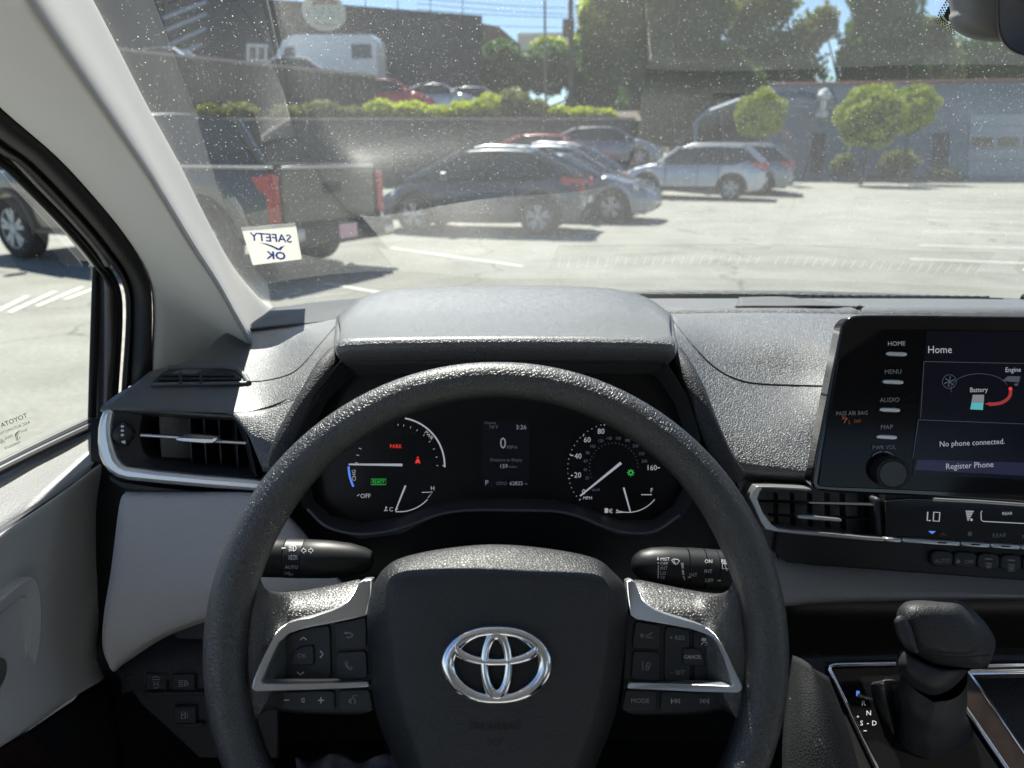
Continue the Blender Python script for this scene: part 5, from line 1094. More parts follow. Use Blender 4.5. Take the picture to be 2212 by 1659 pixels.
# middle display
md_ = Ink(plane_map(KPt, kn, .0026)); md_.poly(via(c5, [(1018,712),(1250,712),(1250,1045),(1018,1045)])); mdp = md_.done('middle_display', mat('display_tft', (.004,.004,.006), .25, spec=.22, emit=((.3,.4,.8), .0015)), clu)
a_ = Ink(km); a_.text('3:26', *c5(1210,748), 9.5); a_.text('0', *c5(1121,826), 24, sx=.85); a_.text('159', *c5(1124,940), 8.8); a_.text('P', *c5(1041,1021), 11); a_.text('62825', *c5(1186,1024), 8.2); a_.done('display_figures', M_litgrey, mdp)
a_ = Ink(km); a_.text('Outside', *c5(1058,727), 5.5); a_.text('74°F', *c5(1075,748), 7.5); a_.text('MPH', *c5(1165,847), 8); a_.text('Distance to Empty', *c5(1137,911), 7, sx=.92); a_.text('miles', *c5(1169,942), 6); a_.text('ODO', *c5(1114,1024), 7); a_.text('mi', *c5(1233,1026), 5); a_.done('display_captions', M_litdim, mdp)
# speed and fuel
g = Ink(km); cx, cy = 1665, 935
for t, x, y in (('0',1518,1066),('20',1488,983),('40',1490,890),('60',1535,810),('80',1603,768),('160',1852,947)): g.text(t, *c5(x, y), 11.5, sx=.95)
g.text('MPH', *c5(1537,1096), 7)
for d in np.linspace(222, 100, 21): cdeg(g, cx, cy+20, 228, (d,), 4, 1.5)
cdeg(g, cx, cy+20, 226, (222,192,162,132,102), 7, 1.5); g.line([c5(1880,948), c5(1892,948)], 2); g.line([c5(1455,986), c5(1465,985)], 2.4).line([c5(1455,886), c5(1466,888)], 2.4)
g.arc(*c5(1735,1000), 167*K, -110, -38, 1.8, n=20); g.line([c5(1800,1080), c5(1853,1080)], 1.8).line([c5(1683,1152), c5(1676,1168), c5(1720,1166)], 1.8)
g.text('F', *c5(1852,1058), 9); g.text('E', *c5(1653,1160), 9); x, y = c5(1630,1158); g.poly([(x-4,y-5),(x+3,y-5),(x+3,y+5),(x-4,y+5)]).line([(x+3,y-2),(x+6,y-1),(x+6,y+4)], 1.3)
gr_ = g.done('speed_gauge', M_lit, clu)
g = Ink(km)
for t, x, y in (('20',1534,998),('40',1525,957),('60',1527,914),('80',1538,874),('100',1561,842),('120',1600,815),('140',1642,803),('160',1687,802),('180',1732,813),('200',1772,840),('220',1802,878),('240',1816,915),('km/h',1578,1055)): g.text(t, *c5(x, y), 6.6, sx=.92)
cdeg(g, cx, cy+10, 122, np.linspace(205,0,25), 6, 1.2); g.done('inner_scale', M_litdim, gr_)
for nm_, a, b, w0, w1 in (('speed_needle',(1500,1087),(1702,924),2.6,5.6),('fuel_needle',(1748,1166),(1715,1046),2.2,3.4)):
    (x0, y0), (x1, y1) = c5(*a), c5(*b); t = nrm((x1-x0, y1-y0)); q = np.array((-t[1], t[0]))
    plate(nm_, [kpt((x0+q[0]*w0/2, y0+q[1]*w0/2), .006), kpt((x1+q[0]*w1/2, y1+q[1]*w1/2), .006), kpt((x1-q[0]*w1/2, y1-q[1]*w1/2), .006), kpt((x0-q[0]*w0/2, y0-q[1]*w0/2), .006)], kn, .0015, M_lit, gr_)
s_ = Ink(km); x, y = c5(1749,972); s_.arc(x, y, 4, 0, 360, 2)
for d in range(0, 360, 45): s_.line([(x+5.5*math.cos(math.radians(d)), y+5.5*math.sin(math.radians(d))), (x+8*math.cos(math.radians(d)), y+8*math.sin(math.radians(d)))], 1.6)
s_.done('light_lamp', M_litgreen, clu)

# ================================================================== steering wheel
TILT = math.radians(25)
wc = D(1072, 1391, .474); DISH = .028
wT = np.array([0, math.sin(TILT), math.cos(TILT)]); wN = np.array([0, -math.cos(TILT), math.sin(TILT)]); wX = np.array([1.0, 0, 0])
sw = thing('steering_wheel', 'black leather steering wheel with silver spoke trim, push buttons and chrome oval emblem', 'steering wheel', tuple(wc))
def lift(u, v):
    # the spokes fall away towards their upper edge and rise to the rim at their outer end
    t = min(max((1335-v)/85, 0), 1); d = -.024*t*t*(3-2*t)
    x = min(max((abs(u-1072)-440)/70, 0), 1); return d*(1-x)+DISH*x*x*(3-2*x)*.8
def wp(u, v, h=0.0): return PL(u, v, wc+wN*(h-DISH), wN)
def wq(u, v, h=0.0): return wp(u, v, h+lift(u, v))
def wl(x, t, h=0.0): return wc+wX*x+wT*t+wN*h
R0 = .1742
pts = []; rad = []
for k in range(120):
    a = 2*math.pi*k/120; pts.append(wl(R0*1.012*math.sin(a), R0*math.cos(a)))
    s_ = abs(math.sin(a)); grip = math.exp(-((abs(((a+math.pi) % (2*math.pi))-math.pi)-1.15)/.35)**2)
    rr = .0121+.0018*s_+.0008*grip; rad.append((rr, rr*1.08))
tube('rim', pts, rad, M_wheel, sw, seg=32, closed=True, flat=wN)
# spokes: padded arms from the rim to the hub
def arm(fn, pts, name='spoke'):
    o = resample(rnd(via(fn, pts), 2), 70); c = sum(o)/len(o)
    rings = []
    for sc, h in ((1.0,-.022),(1.0,-.006),(.985,.000),(.955,.0035),(.88,.0055),(.78,.0058),(.66,.006),(.5,.006),(.3,.006)):
        rings.append([wq(*(c+(p-c)*sc), h) for p in o])
    k = len(o); V = sum(rings, []); Fc = [(r*k+i, r*k+(i+1) % k, (r+1)*k+(i+1) % k, (r+1)*k+i) for r in range(len(rings)-1) for i in range(k)]+[tuple(range((len(rings)-1)*k, len(rings)*k)), tuple(range(k))]
    m_ = mesh(name, V, Fc, M_wheel, sw, sharp=60); fix_normals(m_); return m_
arm(r3, [(170,240),(215,330),(255,420),(330,462),(520,448),(760,405),(905,368),(960,372),(985,500),(980,800),(1000,1100),(1020,1290),(700,1290),(420,1280),(300,1250),(220,1300),(160,1420),(60,1300),(20,900),(60,500)])
arm(r4, [(1810,260),(1790,360),(1730,450),(1660,472),(1500,450),(1300,410),(1120,372),(1060,372),(1030,500),(1030,800),(1010,1100),(990,1290),(1300,1295),(1580,1285),(1700,1245),(1780,1320),(1840,1420),(1960,1300),(2010,900),(1950,480)])
# lower part of the rim joins the hub
def recess(fn, pts):
    return plate('switch_bezel', [wp(*q, .0072) for q in rnd(via(fn, pts), 1)], wN, .008, M_black, sw, bevel=.001)
recess(r3, [(985,470),(960,612),(760,655),(600,686),(430,735),(370,795),(305,915),(245,1060),(262,1140),(330,1240),(430,1272),(700,1284),(1022,1284),(1000,1050)])
recess(r4, [(1030,470),(1050,612),(1100,640),(1280,668),(1470,703),(1575,738),(1645,790),(1695,895),(1760,1090),(1720,1160),(1650,1252),(1580,1280),(1300,1290),(985,1285),(1010,1050)])
TL = [(940,372),(1000,368),(992,480),(964,612),(955,616),(860,640),(760,662),(680,678),(600,692),(510,712),(430,742),(370,804),(310,922),(252,1062),(262,1080),(560,1076),(962,1066),(978,1078),(982,1100),(960,1106),(560,1122),(212,1134),(186,1124),(180,1102),(194,1050),(232,960),(275,870),(340,742),(380,695),(425,666),(500,642),(580,624),(720,582),(780,556),(830,520),(868,470),(905,395)]
TR = [(1030,384),(1062,372),(1090,385),(1112,440),(1140,496),(1175,542),(1225,575),(1290,602),(1440,645),(1500,664),(1560,690),(1600,712),(1635,745),(1685,815),(1722,890),(1755,965),(1792,1035),(1822,1098),(1820,1118),(1808,1134),(1788,1141),(1500,1134),(1050,1117),(1036,1108),(1040,1084),(1052,1074),(1300,1080),(1720,1096),(1748,1094),(1752,1078),(1735,1030),(1690,902),(1640,795),(1610,764),(1570,742),(1470,708),(1380,690),(1280,672),(1100,642),(1056,612),(1040,500)]
for fn, P in ((r3, TL), (r4, TR)):
    plate('spoke_trim', [wq(*fn(*p), .0125) for p in P], wN, .012, M_silver, sw, bevel=.0022, seg=3)
def button(fn, pts, h=.0095, k=1):
    return plate('button', [wp(*q, h) for q in rnd(via(fn, pts), k, .09)], wN, .010, M_vent, sw, bevel=.0008)
def wm(h): return plane_map(wc, wN, h+.0004-DISH)
b = button(r3, [(268,1068),(312,960),(375,828),(425,752),(500,722),(600,696),(714,684),(724,1056),(500,1066)])
i_ = Ink(wm(.0095))
for pts in ([(512,783),(534,764),(556,783)], [(492,1000),(513,1020),(536,1000)], [(394,875),(376,897),(394,920)], [(648,857),(667,880),(648,903)]): i_.line(via(r3, pts), 2.2)
i_.done('icon', M_print, b)
b = button(r3, [(442,956),(462,872),(502,832),(602,818),(606,956)], .0115); Ink(wm(.0115)).text('OK', *r3(523,890), 10).done('icon', M_printdim, b)
b = button(r3, [(742,672),(860,652),(955,626),(962,700),(960,838),(752,848)]); i_ = Ink(wm(.0095)); p = via(r3, [(815,735),(852,735),(866,745),(866,756),(852,765),(825,765)]); i_.line(p, 2).poly(via(r3, [(806,735),(830,726),(830,744)])); i_.done('icon', M_printdim, b)
b = button(r3, [(752,868),(964,856),(972,1046),(752,1056)]); i_ = Ink(wm(.0095)); i_.line(via(r3, [(818,938),(826,924),(836,940),(828,950),(846,972),(856,966),(868,976),(856,986),(838,978),(822,956)]), 1.6, True); i_.done('icon', M_printdim, b)
b = button(r3, [(300,1138),(745,1126),(750,1268),(400,1260),(345,1225)]); i_ = Ink(wm(.0095)); i_.line(via(r3, [(392,1192),(436,1192)]), 2).line(via(r3, [(632,1193),(675,1193)]), 2).line(via(r3, [(653,1172),(653,1214)]), 2).line(via(r3, [(522,1182),(530,1182),(538,1176),(538,1210),(530,1203),(522,1203)]), 1.3, True); i_.done('icon', M_print, b)
b = button(r3, [(768,1124),(985,1120),(1012,1270),(774,1270)]); i_ = Ink(wm(.0095))
i_.line(via(r3, [(876,1158),(868,1176),(888,1190),(880,1200),(890,1206),(878,1218)]), 1.6).line(via(r3, [(858,1180),(854,1196),(860,1214)]), 1.6).line(via(r3, [(848,1186),(844,1198),(850,1212)]), 1.6); i_.disc(*r3(893,1161), 1.5); i_.done('icon', M_printdim, b)
# right hand buttons
b = button(r4, [(1090,655),(1265,682),(1264,845),(1068,834)]); i_ = Ink(wm(.0095))
i_.line(via(r4, [(1208,766),(1172,766),(1158,756),(1172,748),(1186,748),(1200,734),(1208,734)]), 1.5)
for x in (1130,1138,1146): i_.line(via(r4, [(x,740),(x-4,752),(x,766)]), 1.3)
i_.done('icon', M_printdim, b)
b = button(r4, [(1074,858),(1262,866),(1262,1064),(1062,1054)]); i_ = Ink(wm(.0095))
i_.line(via(r4, [(1162,980),(1172,938),(1184,934),(1192,944),(1182,984),(1170,990)]), 1.5, True).line(via(r4, [(1142,925),(1142,992)]), 1.2).line(via(r4, [(1168,962),(1186,966)]), 1.4); i_.done('icon', M_printdim, b)
b = button(r4, [(1294,688),(1465,712),(1472,1070),(1288,1064)]); Ink(wm(.0095)).text('+ RES', *r4(1376,768), 9.5).text('– SET', *r4(1380,1004), 9.5).done('icon', M_printdim, b)
b = button(r4, [(1488,720),(1570,744),(1636,800),(1690,905),(1748,1078),(1496,1074)]); i_ = Ink(wm(.0095)); i_.disc(*r4(1564,800), 11).done('icon_ground', M_vent, b); i_ = Ink(wm(.0098)); i_.poly(via(r4, [(1540,776),(1548,768),(1568,768),(1576,776),(1574,790),(1542,790)])).arc(*r4(1566,822), 8, 10, 170, 2).line(via(r4, [(1566,822),(1580,804)]), 1.5).line(via(r4, [(1588,772),(1582,788)]), 1.5); i_.done('icon', M_print, b)
b = button(r4, [(1416,838),(1530,842),(1560,884),(1574,962),(1416,954)], .0115); Ink(wm(.0115)).text('CANCEL', *r4(1484,898), 7.6, sx=.92).done('icon', M_print, b)
b = button(r4, [(1022,1122),(1240,1132),(1240,1272),(1000,1268)]); Ink(wm(.0095)).text('MODE', *r4(1124,1196), 10).done('icon', M_printdim, b)
b = button(r4, [(1268,1132),(1716,1148),(1652,1238),(1582,1268),(1262,1272)]); i_ = Ink(wm(.0095))
for x0, s in ((1338, 1), (1588, -1)):
    i_.line(via(r4, [(x0,1182),(x0,1214)]), 1.6)
    for d in (8, 32): i_.line(via(r4, [(x0+s*d,1198),(x0+s*(d+22),1184),(x0+s*(d+22),1212)]), 1.4, True)
i_.done('icon', M_print, b)
# airbag cover: rings from the skirt to the flat face
sk = [(806,1262),(830,1228),(870,1204),(960,1185),(1072,1176),(1190,1186),(1285,1206),(1325,1236),(1350,1266),(1356,1310),(1350,1400),(1330,1540),(1285,1660),(1250,1750),(1180,1800),(1072,1810),(960,1800),(890,1750),(858,1660),(812,1540),(796,1400),(794,1320)]
fc = [(846,1285),(850,1262),(880,1249),(970,1243),(1072,1241),(1180,1243),(1280,1249),(1305,1262),(1312,1285),(1312,1320),(1306,1400),(1286,1520),(1246,1640),(1215,1715),(1160,1760),(1072,1768),(985,1760),(930,1715),(906,1640),(868,1520),(850,1400),(844,1320)]
so_, fo_ = [spline(x+[x[0]], 110)[:-1] for x in (sk, fc)]
rings = [[wp(*p, -.015) for p in so_], [wp(*p, .012) for p in so_]]
cc = np.array([1076, 1480.])
for t, h in ((.10,.020),(.45,.0295),(.80,.0365),(.95,.0388)): rings.append([wp(*(a*(1-t)+b_*t), h) for a, b_ in zip(so_, fo_)])
for s_, h in ((.99,.0398),(.93,.0406),(.75,.0418),(.4,.0428),(.12,.0430)): rings.append([wp(*(cc+(p-cc)*s_), h) for p in fo_])
k = len(so_); V = sum(rings, []); Fc = [(r*k+i, r*k+(i+1) % k, (r+1)*k+(i+1) % k, (r+1)*k+i) for r in range(len(rings)-1) for i in range(k)]+[tuple(range((len(rings)-1)*k, len(rings)*k))]
hub = mesh('airbag_cover', V, Fc, M_hub, sw, sharp=60); fix_normals(hub)
HB = BVHTree.FromPolygons([tuple(v) for v in V], Fc); onhub = bvh_map(HB, .0005)
Ink(bvh_map(HB, .0007)).text('SRS AIRBAG', *r3(1842,1372), 14, sx=1.06).done('embossed_lettering', mat('emboss', (.009,.009,.010), .7), hub)
i_ = Ink(bvh_map(HB, .0007)); x, y = r3(1848,1480); i_.arc(x, y, 8, 0, 360, 2, 6).line([(x-14,y-6),(x-14,y+8)], 2).line([(x+14,y-8),(x+4,y-5)], 2); i_.done('embossed_symbol', MATS['emboss'], hub)
# emblem: two crossed ovals inside a third
ec = r3(1848, 948); eh = .0435
em = bpy.data.objects.new('emblem', None); COL.objects.link(em); em.parent = sw; em.empty_display_size = .02
plate('emblem_well', [wp(ec[0]+119*math.cos(q), ec[1]+87*math.sin(q), eh-.0005) for q in np.linspace(0, 2*math.pi, 60)[:-1]], wN, .004, M_black, em, bevel=.0008)
def oval(cx, cy_, a, b_, r, nm, skew=0.0, tw=1.0):
    P = []; rr = []
    for q in np.linspace(0, 2*math.pi, 73)[:-1]:
        P.append(wp(*r3(cx+a*math.cos(q), cy_+b_*math.sin(q)), eh+.0018)); rr.append((r*(1+tw*abs(math.cos(q))), .0032))
    tube(nm, P, rr, M_chrome, em, seg=14, closed=True, flat=wN)
oval(1848, 950, 330, 236, .0026, 'outer_oval', tw=.75)
oval(1848, 828, 272, 103, .0024, 'cross_oval', tw=.35)
oval(1848, 950, 82, 205, .0038, 'upright_oval', tw=-.25)

# ------------------------------------------------------------------ column and the two stalks
col_ = thing('steering_column', 'dark steering column cover behind the wheel hub', 'steering column', tuple(wc+np.array((0,.14,-.03))))
cs = []
for k_, (y, r_) in enumerate(((.05,.055),(.08,.075),(.20,.085),(.34,.08))):
    c_ = wc-wN*(y+.04)+np.array((0,0,-.035)); cs.append([c_+wX*r_*1.25*math.cos(q)+wT*r_*.8*math.sin(q) for q in np.linspace(0, 2*math.pi, 25)[:-1]])
V = sum(cs, []); k = 24; Fc = [(r*k+i, r*k+(i+1) % k, (r+1)*k+(i+1) % k, (r+1)*k+i) for r in range(3) for i in range(k)]+[tuple(range(k))]
o = mesh('column_cover', V, Fc, M_black, col_); fix_normals(o)
SD = .565
def stalk(nm, label, segs, tipfn):
    t_ = thing(nm, label, 'control stalk', tuple(D(*segs[0][0], SD)))
    return t_
ls = thing('light_stalk', 'black lamp control stalk with headlamp symbols on the window side of the column', 'control stalk', tuple(D(700,1205,SD)))
A0, A1 = D(540, 1203, SD), D(806, 1211, SD+.006); ax = nrm(A1-A0); Lh = np.linalg.norm(A1-A0); pxm = Lh/266
lathe('knob', A0, ax, [(-.002,.010),(0,.0142),(.001,.0150),(77*pxm-.0006,.0150),(77*pxm,.0146)], M_black, ls, 40)
lathe('knob_ring', A0, ax, [(78*pxm,.0146),(78.6*pxm,.0151),(116*pxm,.0151),(117*pxm,.0147)], M_black, ls, 40)
lathe('arm', A0, ax, [(117*pxm,.0147),(118*pxm,.0149),(170*pxm,.0146),(215*pxm,.0130),(248*pxm,.0100),(262*pxm,.0075),(266*pxm,.004)], M_black, ls, 40)
def cyl_map(A, ax, r):
    def f(u, v):
        d = ray(u, v); d = d/np.linalg.norm(d); w = C0-A; dp = d-ax*np.dot(d, ax); wp_ = w-ax*np.dot(w, ax)
        a = np.dot(dp, dp); b = 2*np.dot(dp, wp_); c = np.dot(wp_, wp_)-r*r; q = max(b*b-4*a*c, 0)
        return C0+d*((-b-math.sqrt(q))/(2*a))
    return f
cm = cyl_map(A0, ax, .0155); i_ = Ink(cm)
x, y = r3(462,158); i_.arc(x+1, y, 6, -90, 90, 1.5, 6).line([(x+1,y-6),(x+1,y+6)], 1.5)
for d in (-5,-1.7,1.7,5): i_.line([(x-9,y+d+1),(x-1,y+d-.5)], 1.3)
x, y = r3(462,221); i_.arc(x+2, y, 4, -90, 90, 1.3, 5).line([(x+2,y-5),(x+2,y+5)], 1.3).arc(x-2, y, 4, 90, 270, 1.3, 5).line([(x-2,y-5),(x-2,y+5)], 1.3)
for d in (-4,0,4): i_.line([(x+7,y+d*.7),(x+10,y+d)], 1.2).line([(x-7,y+d*.7),(x-10,y+d)], 1.2)
i_.text('AUTO', *r3(453,287), 7, sx=1.02).text('DRL', *r3(428,328), 5, sx=1.1).text('OFF', *r3(448,339), 4, sx=1.1)
for s, x0 in ((-1, 538), (1, 582)):
    x, y = r3(x0, 174); i_.line([(x+s*6,y),(x,y-6),(x,y-2.5),(x-s*4,y-2.5),(x-s*4,y+2.5),(x,y+2.5),(x,y+6)], 1.3, True)
i_.line([r3(386,157), r3(411,157)], 2.6); i_.done('icon', M_print, ls)
rs = thing('wiper_stalk', 'black wiper control stalk marked MIST OFF INT LO HI beside the wheel hub', 'control stalk', tuple(D(1480,1230,SD)))
A0, A1 = D(1640, 1238, SD+.004), D(1364, 1218, SD+.004); ax = nrm(A1-A0); pxm = np.linalg.norm(A1-A0)/277
lathe('knob', A0, ax, [(0,.012),(.001,.0158),(96*pxm,.0158),(96.6*pxm,.0150)], M_black, rs, 40)
lathe('knob_ring', A0, ax, [(97*pxm,.0152),(97.4*pxm,.0158),(122*pxm,.0158),(123*pxm,.0152)], M_black, rs, 40)
lathe('knob_ring', A0, ax, [(124*pxm,.0150),(124.6*pxm,.0158),(158*pxm,.0157),(159*pxm,.0152)], M_black, rs, 40)
lathe('arm', A0, ax, [(160*pxm,.0150),(161*pxm,.0154),(200*pxm,.0152),(235*pxm,.0138),(258*pxm,.0110),(270*pxm,.0075),(276*pxm,.004)], M_black, rs, 40)
i_ = Ink(cyl_map(A0, ax, .0164))
for t, x, y in (('MIST',1293,232),('OFF',1287,264),('INT',1286,294),('LO',1280,328),('HI',1278,357)): i_.text(t, *r4(x, y), 7.2, sx=.95)
i_.line([r4(1248,272), r4(1247,352)], 1.8).poly(via(r4, [(1240,238),(1245,213),(1252,238)])).disc(*r4(1248,260), 1.8).poly(via(r4, [(1241,350),(1247,368),(1254,350)]))
i_.line(via(r4, [(1338,238),(1352,232),(1380,234),(1392,244),(1374,266),(1356,264)]), 1.6, True).line(via(r4, [(1352,238),(1366,272)]), 1.4)
for q in ([(1400,258),(1420,258),(1420,296),(1408,296)], [(1407,306),(1421,306),(1424,340),(1414,340)], [(1413,348),(1426,348),(1430,384)]): i_.poly(via(r4, q))
for t, x, y in (('INT',1486,340),('ON',1590,247),('INT',1588,314),('OFF',1594,377),('REAR',1716,246)): i_.text(t, *r4(x, y), 8, sx=.95)
i_.line(via(r4, [(1684,262),(1744,268),(1744,298),(1684,296)]), 1.8, True).line(via(r4, [(1700,268),(1716,312)]), 1.6).line(via(r4, [(1450,356),(1470,356)]), 2.6).line(via(r4, [(1652,378),(1674,378)]), 2.6)
i_.done('icon', M_print, rs)

# ================================================================== touch screen
scn = thing('touch_screen', 'black gloss touch screen showing the Home page with side buttons and a volume knob', 'touch screen', tuple(D(2100, 870, .62)))
tn = nrm((-.16,-.955,.25)); TP = D(1930, 840, .60)
def tpt(p, off=0.0): return PL(*p, TP+tn*off, tn)
tm = plane_map(TP, tn, .0022)
ho = rnd(via(r1, [(1052,268),(1062,232),(1092,198),(1140,178),(1220,173),(2300,184),(3300,196),(3360,240),(3300,1440),(3250,1470),(2300,1365),(1500,1318),(1210,1306),(920,1288),(880,1265),(862,1228)]), 1)
plate('housing', [tpt(q, -.0015) for q in ho], tn, .024, M_gloss, scn, bevel=.004, seg=3)
go = rnd(via(r1, [(1072,262),(2300,272),(3290,285),(3240,1420),(2300,1320),(1500,1284),(1220,1272),(925,1262),(905,1240)]), 1)
plate('glass_front', [tpt(q, .0005) for q in go], tn, .003, M_sglass, scn, bevel=.0008)
dpl = [tpt(q, .0012) for q in via(r1, [(1598,275),(3000,292),(2960,1250),(2212,1212),(1508,1186)])]
disp = plate('display', dpl, tn, .001, M_screen, scn)
dm_ = plane_map(TP, tn, .0018)
i_ = Ink(dm_); i_.text('Home', *r1(1680,392), 16, sx=.92, slope=-.01); i_.text('Engine', *r1(2143,524), 10.2, sx=.9, slope=-.02); i_.text('Battery', *r1(1926,651), 10.2, sx=.9, slope=-.02)
i_.text('No phone connected.', *r1(1884,986), 11.8, sx=.95, slope=-.045); i_.text('Register Phone', *r1(1868,1130), 12.5, sx=.95, slope=-.05); i_.done('screen_lettering', M_lit, disp)
i_ = Ink(plane_map(TP, tn, .0015)); i_.poly(via(r1, [(1540,1088),(2700,1120),(2690,1215),(1520,1152)])); i_.done('screen_band', M_screen2, disp)
i_ = Ink(dm_); i_.line(via(r1, [(1580,468),(2300,482),(2700,488)]), 1).line(via(r1, [(1580,468),(1558,825)]), 1).line(via(r1, [(1544,836),(2300,866)]), 1).line(via(r1, [(1544,836),(1510,1080)]), 1)
for k in range(28):
    q = math.radians(30+k*9); 
i_.line([r1(1930+180*math.cos(q), 640-95*math.sin(q)) for q in np.linspace(-2.9, -6.0, 26)], 1); i_.done('screen_rules', M_litdim, disp)
i_ = Ink(dm_)
x, y = r1(1740,595)
for q in range(0, 360, 60): i_.line([(x, y), (x+12*math.cos(math.radians(q+20)), y-12*math.sin(math.radians(q+20)))], 2.2)
i_.arc(x, y, 15, 0, 360, 1.2); i_.poly(via(r1, [(2075,590),(2110,560),(2190,562),(2180,600)])).poly(via(r1, [(2150,608),(2176,606),(2172,622),(2152,620)])); i_.done('wheel_symbol', M_litdim, disp)
i_ = Ink(dm_); i_.poly(via(r1, [(1888,678),(1960,678),(1958,726),(1880,726)])); i_.done('battery_symbol', M_litgrey, disp)
i_ = Ink(dm_); i_.poly(via(r1, [(1880,727),(1956,727),(1952,774),(1872,770)])); i_.done('battery_level', M_litcyan, disp)
i_ = Ink(dm_); P = spline(via(r1, [(2128,640),(2120,690),(2070,728),(1990,740)]), 16); i_.line(P, 7).poly(via(r1, [(1962,736),(2000,722),(2005,750)])); i_.done('energy_arrow', mat('lit_arrow', (.03,.01,.01), .5, emit=((.75,.06,.06), .15)), disp)
i_ = Ink(plane_map(TP, tn, .0020)); i_.disc(*r1(2126,640), 4); i_.done('energy_glow', M_litred, disp)
for t, (bx, by), (tx, ty) in (('HOME',(1410,421),(1406,354)), ('MENU',(1388,598),(1384,532)), ('AUDIO',(1368,775),(1364,710)), ('MAP',(1348,947),(1344,882))):
    q = [(bx-65,by-16),(bx+65,by-12),(bx+63,by+17),(bx-68,by+12)]
    b = plate('button', [tpt(p, .004) for p in rnd(via(r1, q), 1)], tn, .004, M_silver, scn, bevel=.0008)
    Ink(tm).text(t, *r1(tx, ty), 9.5, slope=-.02).done('button_label', M_litgrey if t == 'HOME' else M_printdim, b)
i_ = Ink(tm); i_.text('PWR VOL', *r1(1328,1010), 9, sx=.92, slope=-.03); i_.arc(*r1(1322,1124), 31, 42, 85, 1.8, 30).arc(*r1(1322,1124), 31, 95, 140, 1.8, 30); i_.done('knob_marking', M_printdim, scn)
i_ = Ink(tm); i_.text('PASS AIR BAG', *r1(1124,794), 8.8, sx=.90, slope=-.03); i_.done('airbag_lettering', M_printdim, scn)
i_ = Ink(tm); x, y = r1(1086,838); i_.line([(x-9,y-9),(x-1,y-1)], 1.5).line([(x-9,y-1),(x-1,y-9)], 1.5).disc(x+1, y-3, 2.5, 8).line([(x,y),(x-4,y+6)], 2.2).text('2', x+7, y+5, 7).text('OFF', *r1(1158,845), 6.5); i_.done('airbag_lamp', M_litamber, scn)
kc = tpt(r1(1346,1160), 0)
lathe('volume_knob', kc, tn, [(0,.0135),(.002,.0138),(.013,.0132),(.0145,.0125),(.0148,.0110),(.0140,.0105)], M_black, scn, 48)
lathe('knob_cap', kc, tn, [(.0138,.0106),(.0146,.0104),(.0146,.0001)], mat('spun_cap', (.05,.05,.055), .3, metal=.9), scn, 48)

# ================================================================== climate panel under the screen
cp = thing('climate_panel', 'black climate control panel with LO readout and a row of silver rocker switches', 'control panel', tuple(D(2100, 1150, .66)))
def q1(pts, off=0.0): return [cpt(p, off) for p in via(r1, pts)]
plate('panel_face', q1([(1334,1352),(1500,1340),(1900,1352),(2300,1380),(3300,1440),(3300,1690),(2300,1640),(1900,1618),(1338,1588)], .0025), cn, .012, M_gloss, cp, bevel=.001)
tube('panel_top_edge', [cpt(r1(*p), .004) for p in [(1640,1340),(1900,1352),(2212,1374),(3000,1430)]], .0016, M_silver2, cp)
pm = plane_map(CP, cn, .0032)
i_ = Ink(pm); i_.line(via(r1, [(1604,1418),(1600,1472),(1622,1474)]), 2.6).line(via(r1, [(1642,1420),(1680,1422),(1676,1478),(1638,1475)]), 2.6, True)
i_.done('temperature_digits', M_lit, cp); i_ = Ink(pm); i_.text('REAR', *r1(2106,1428), 6.5, slope=-.04).line(via(r1, [(2300,1496),(1955,1478),(1942,1470),(1940,1420),(1948,1412)]), 1.8)
for k in range(6): i_.poly(via(r1, [(1842+k*2,1410+k*11),(1896-k*6,1412+k*11),(1892-k*6,1419+k*11),(1844+k*2,1417+k*11)]))
i_.disc(*r1(1880,1468), 3, 8); i_.done('fan_symbol', M_lit, cp)
i_ = Ink(pm); i_.text('REAR', *r1(2056,1567), 9, slope=-.04).text('FRONT', *r1(2260,1575), 9, slope=-.04)
x, y = r1(1870,1557)
for q in range(4):
    a = math.radians(45+90*q); i_.disc(x+3*math.cos(a), y-3*math.sin(a), 2.6, 8)
i_.done('panel_lettering', M_printdim, cp)
Ink(pm).poly(via(r1, [(1606,1538),(1656,1541),(1630,1558)])).done('cooler_mark', M_litblue, cp)
Ink(pm).poly(via(r1, [(1674,1563),(1724,1566),(1700,1544)])).done('warmer_mark', mat('red_print', (.30,.03,.02), .6), cp)
xs_ = [(1340,1440),(1445,1812),(1818,2000),(2006,2190),(2196,2400),(2406,2620)]
for k, (a, b_) in enumerate(xs_):
    y0 = lambda x: 1582+(x-1340)*.058
    q = [(a,y0(a)),(b_,y0(b_)),(b_,y0(b_)+28),(a,y0(a)+26)]
    o = plate('rocker_switch', q1(q, .010), cn, .010, M_silver, cp, bevel=.0014)
    if k: m_ = (b_-52 if k == 1 else (a+b_)/2); m_ = (1696 if k == 1 else m_); plate('rocker_mark', q1([(m_-26,y0(m_)+6),(m_+26,y0(m_)+8),(m_+26,y0(m_)+18),(m_-26,y0(m_)+16)], .0106), cn, .001, M_black, o)
bm = plane_map(CP, cn, .0014)
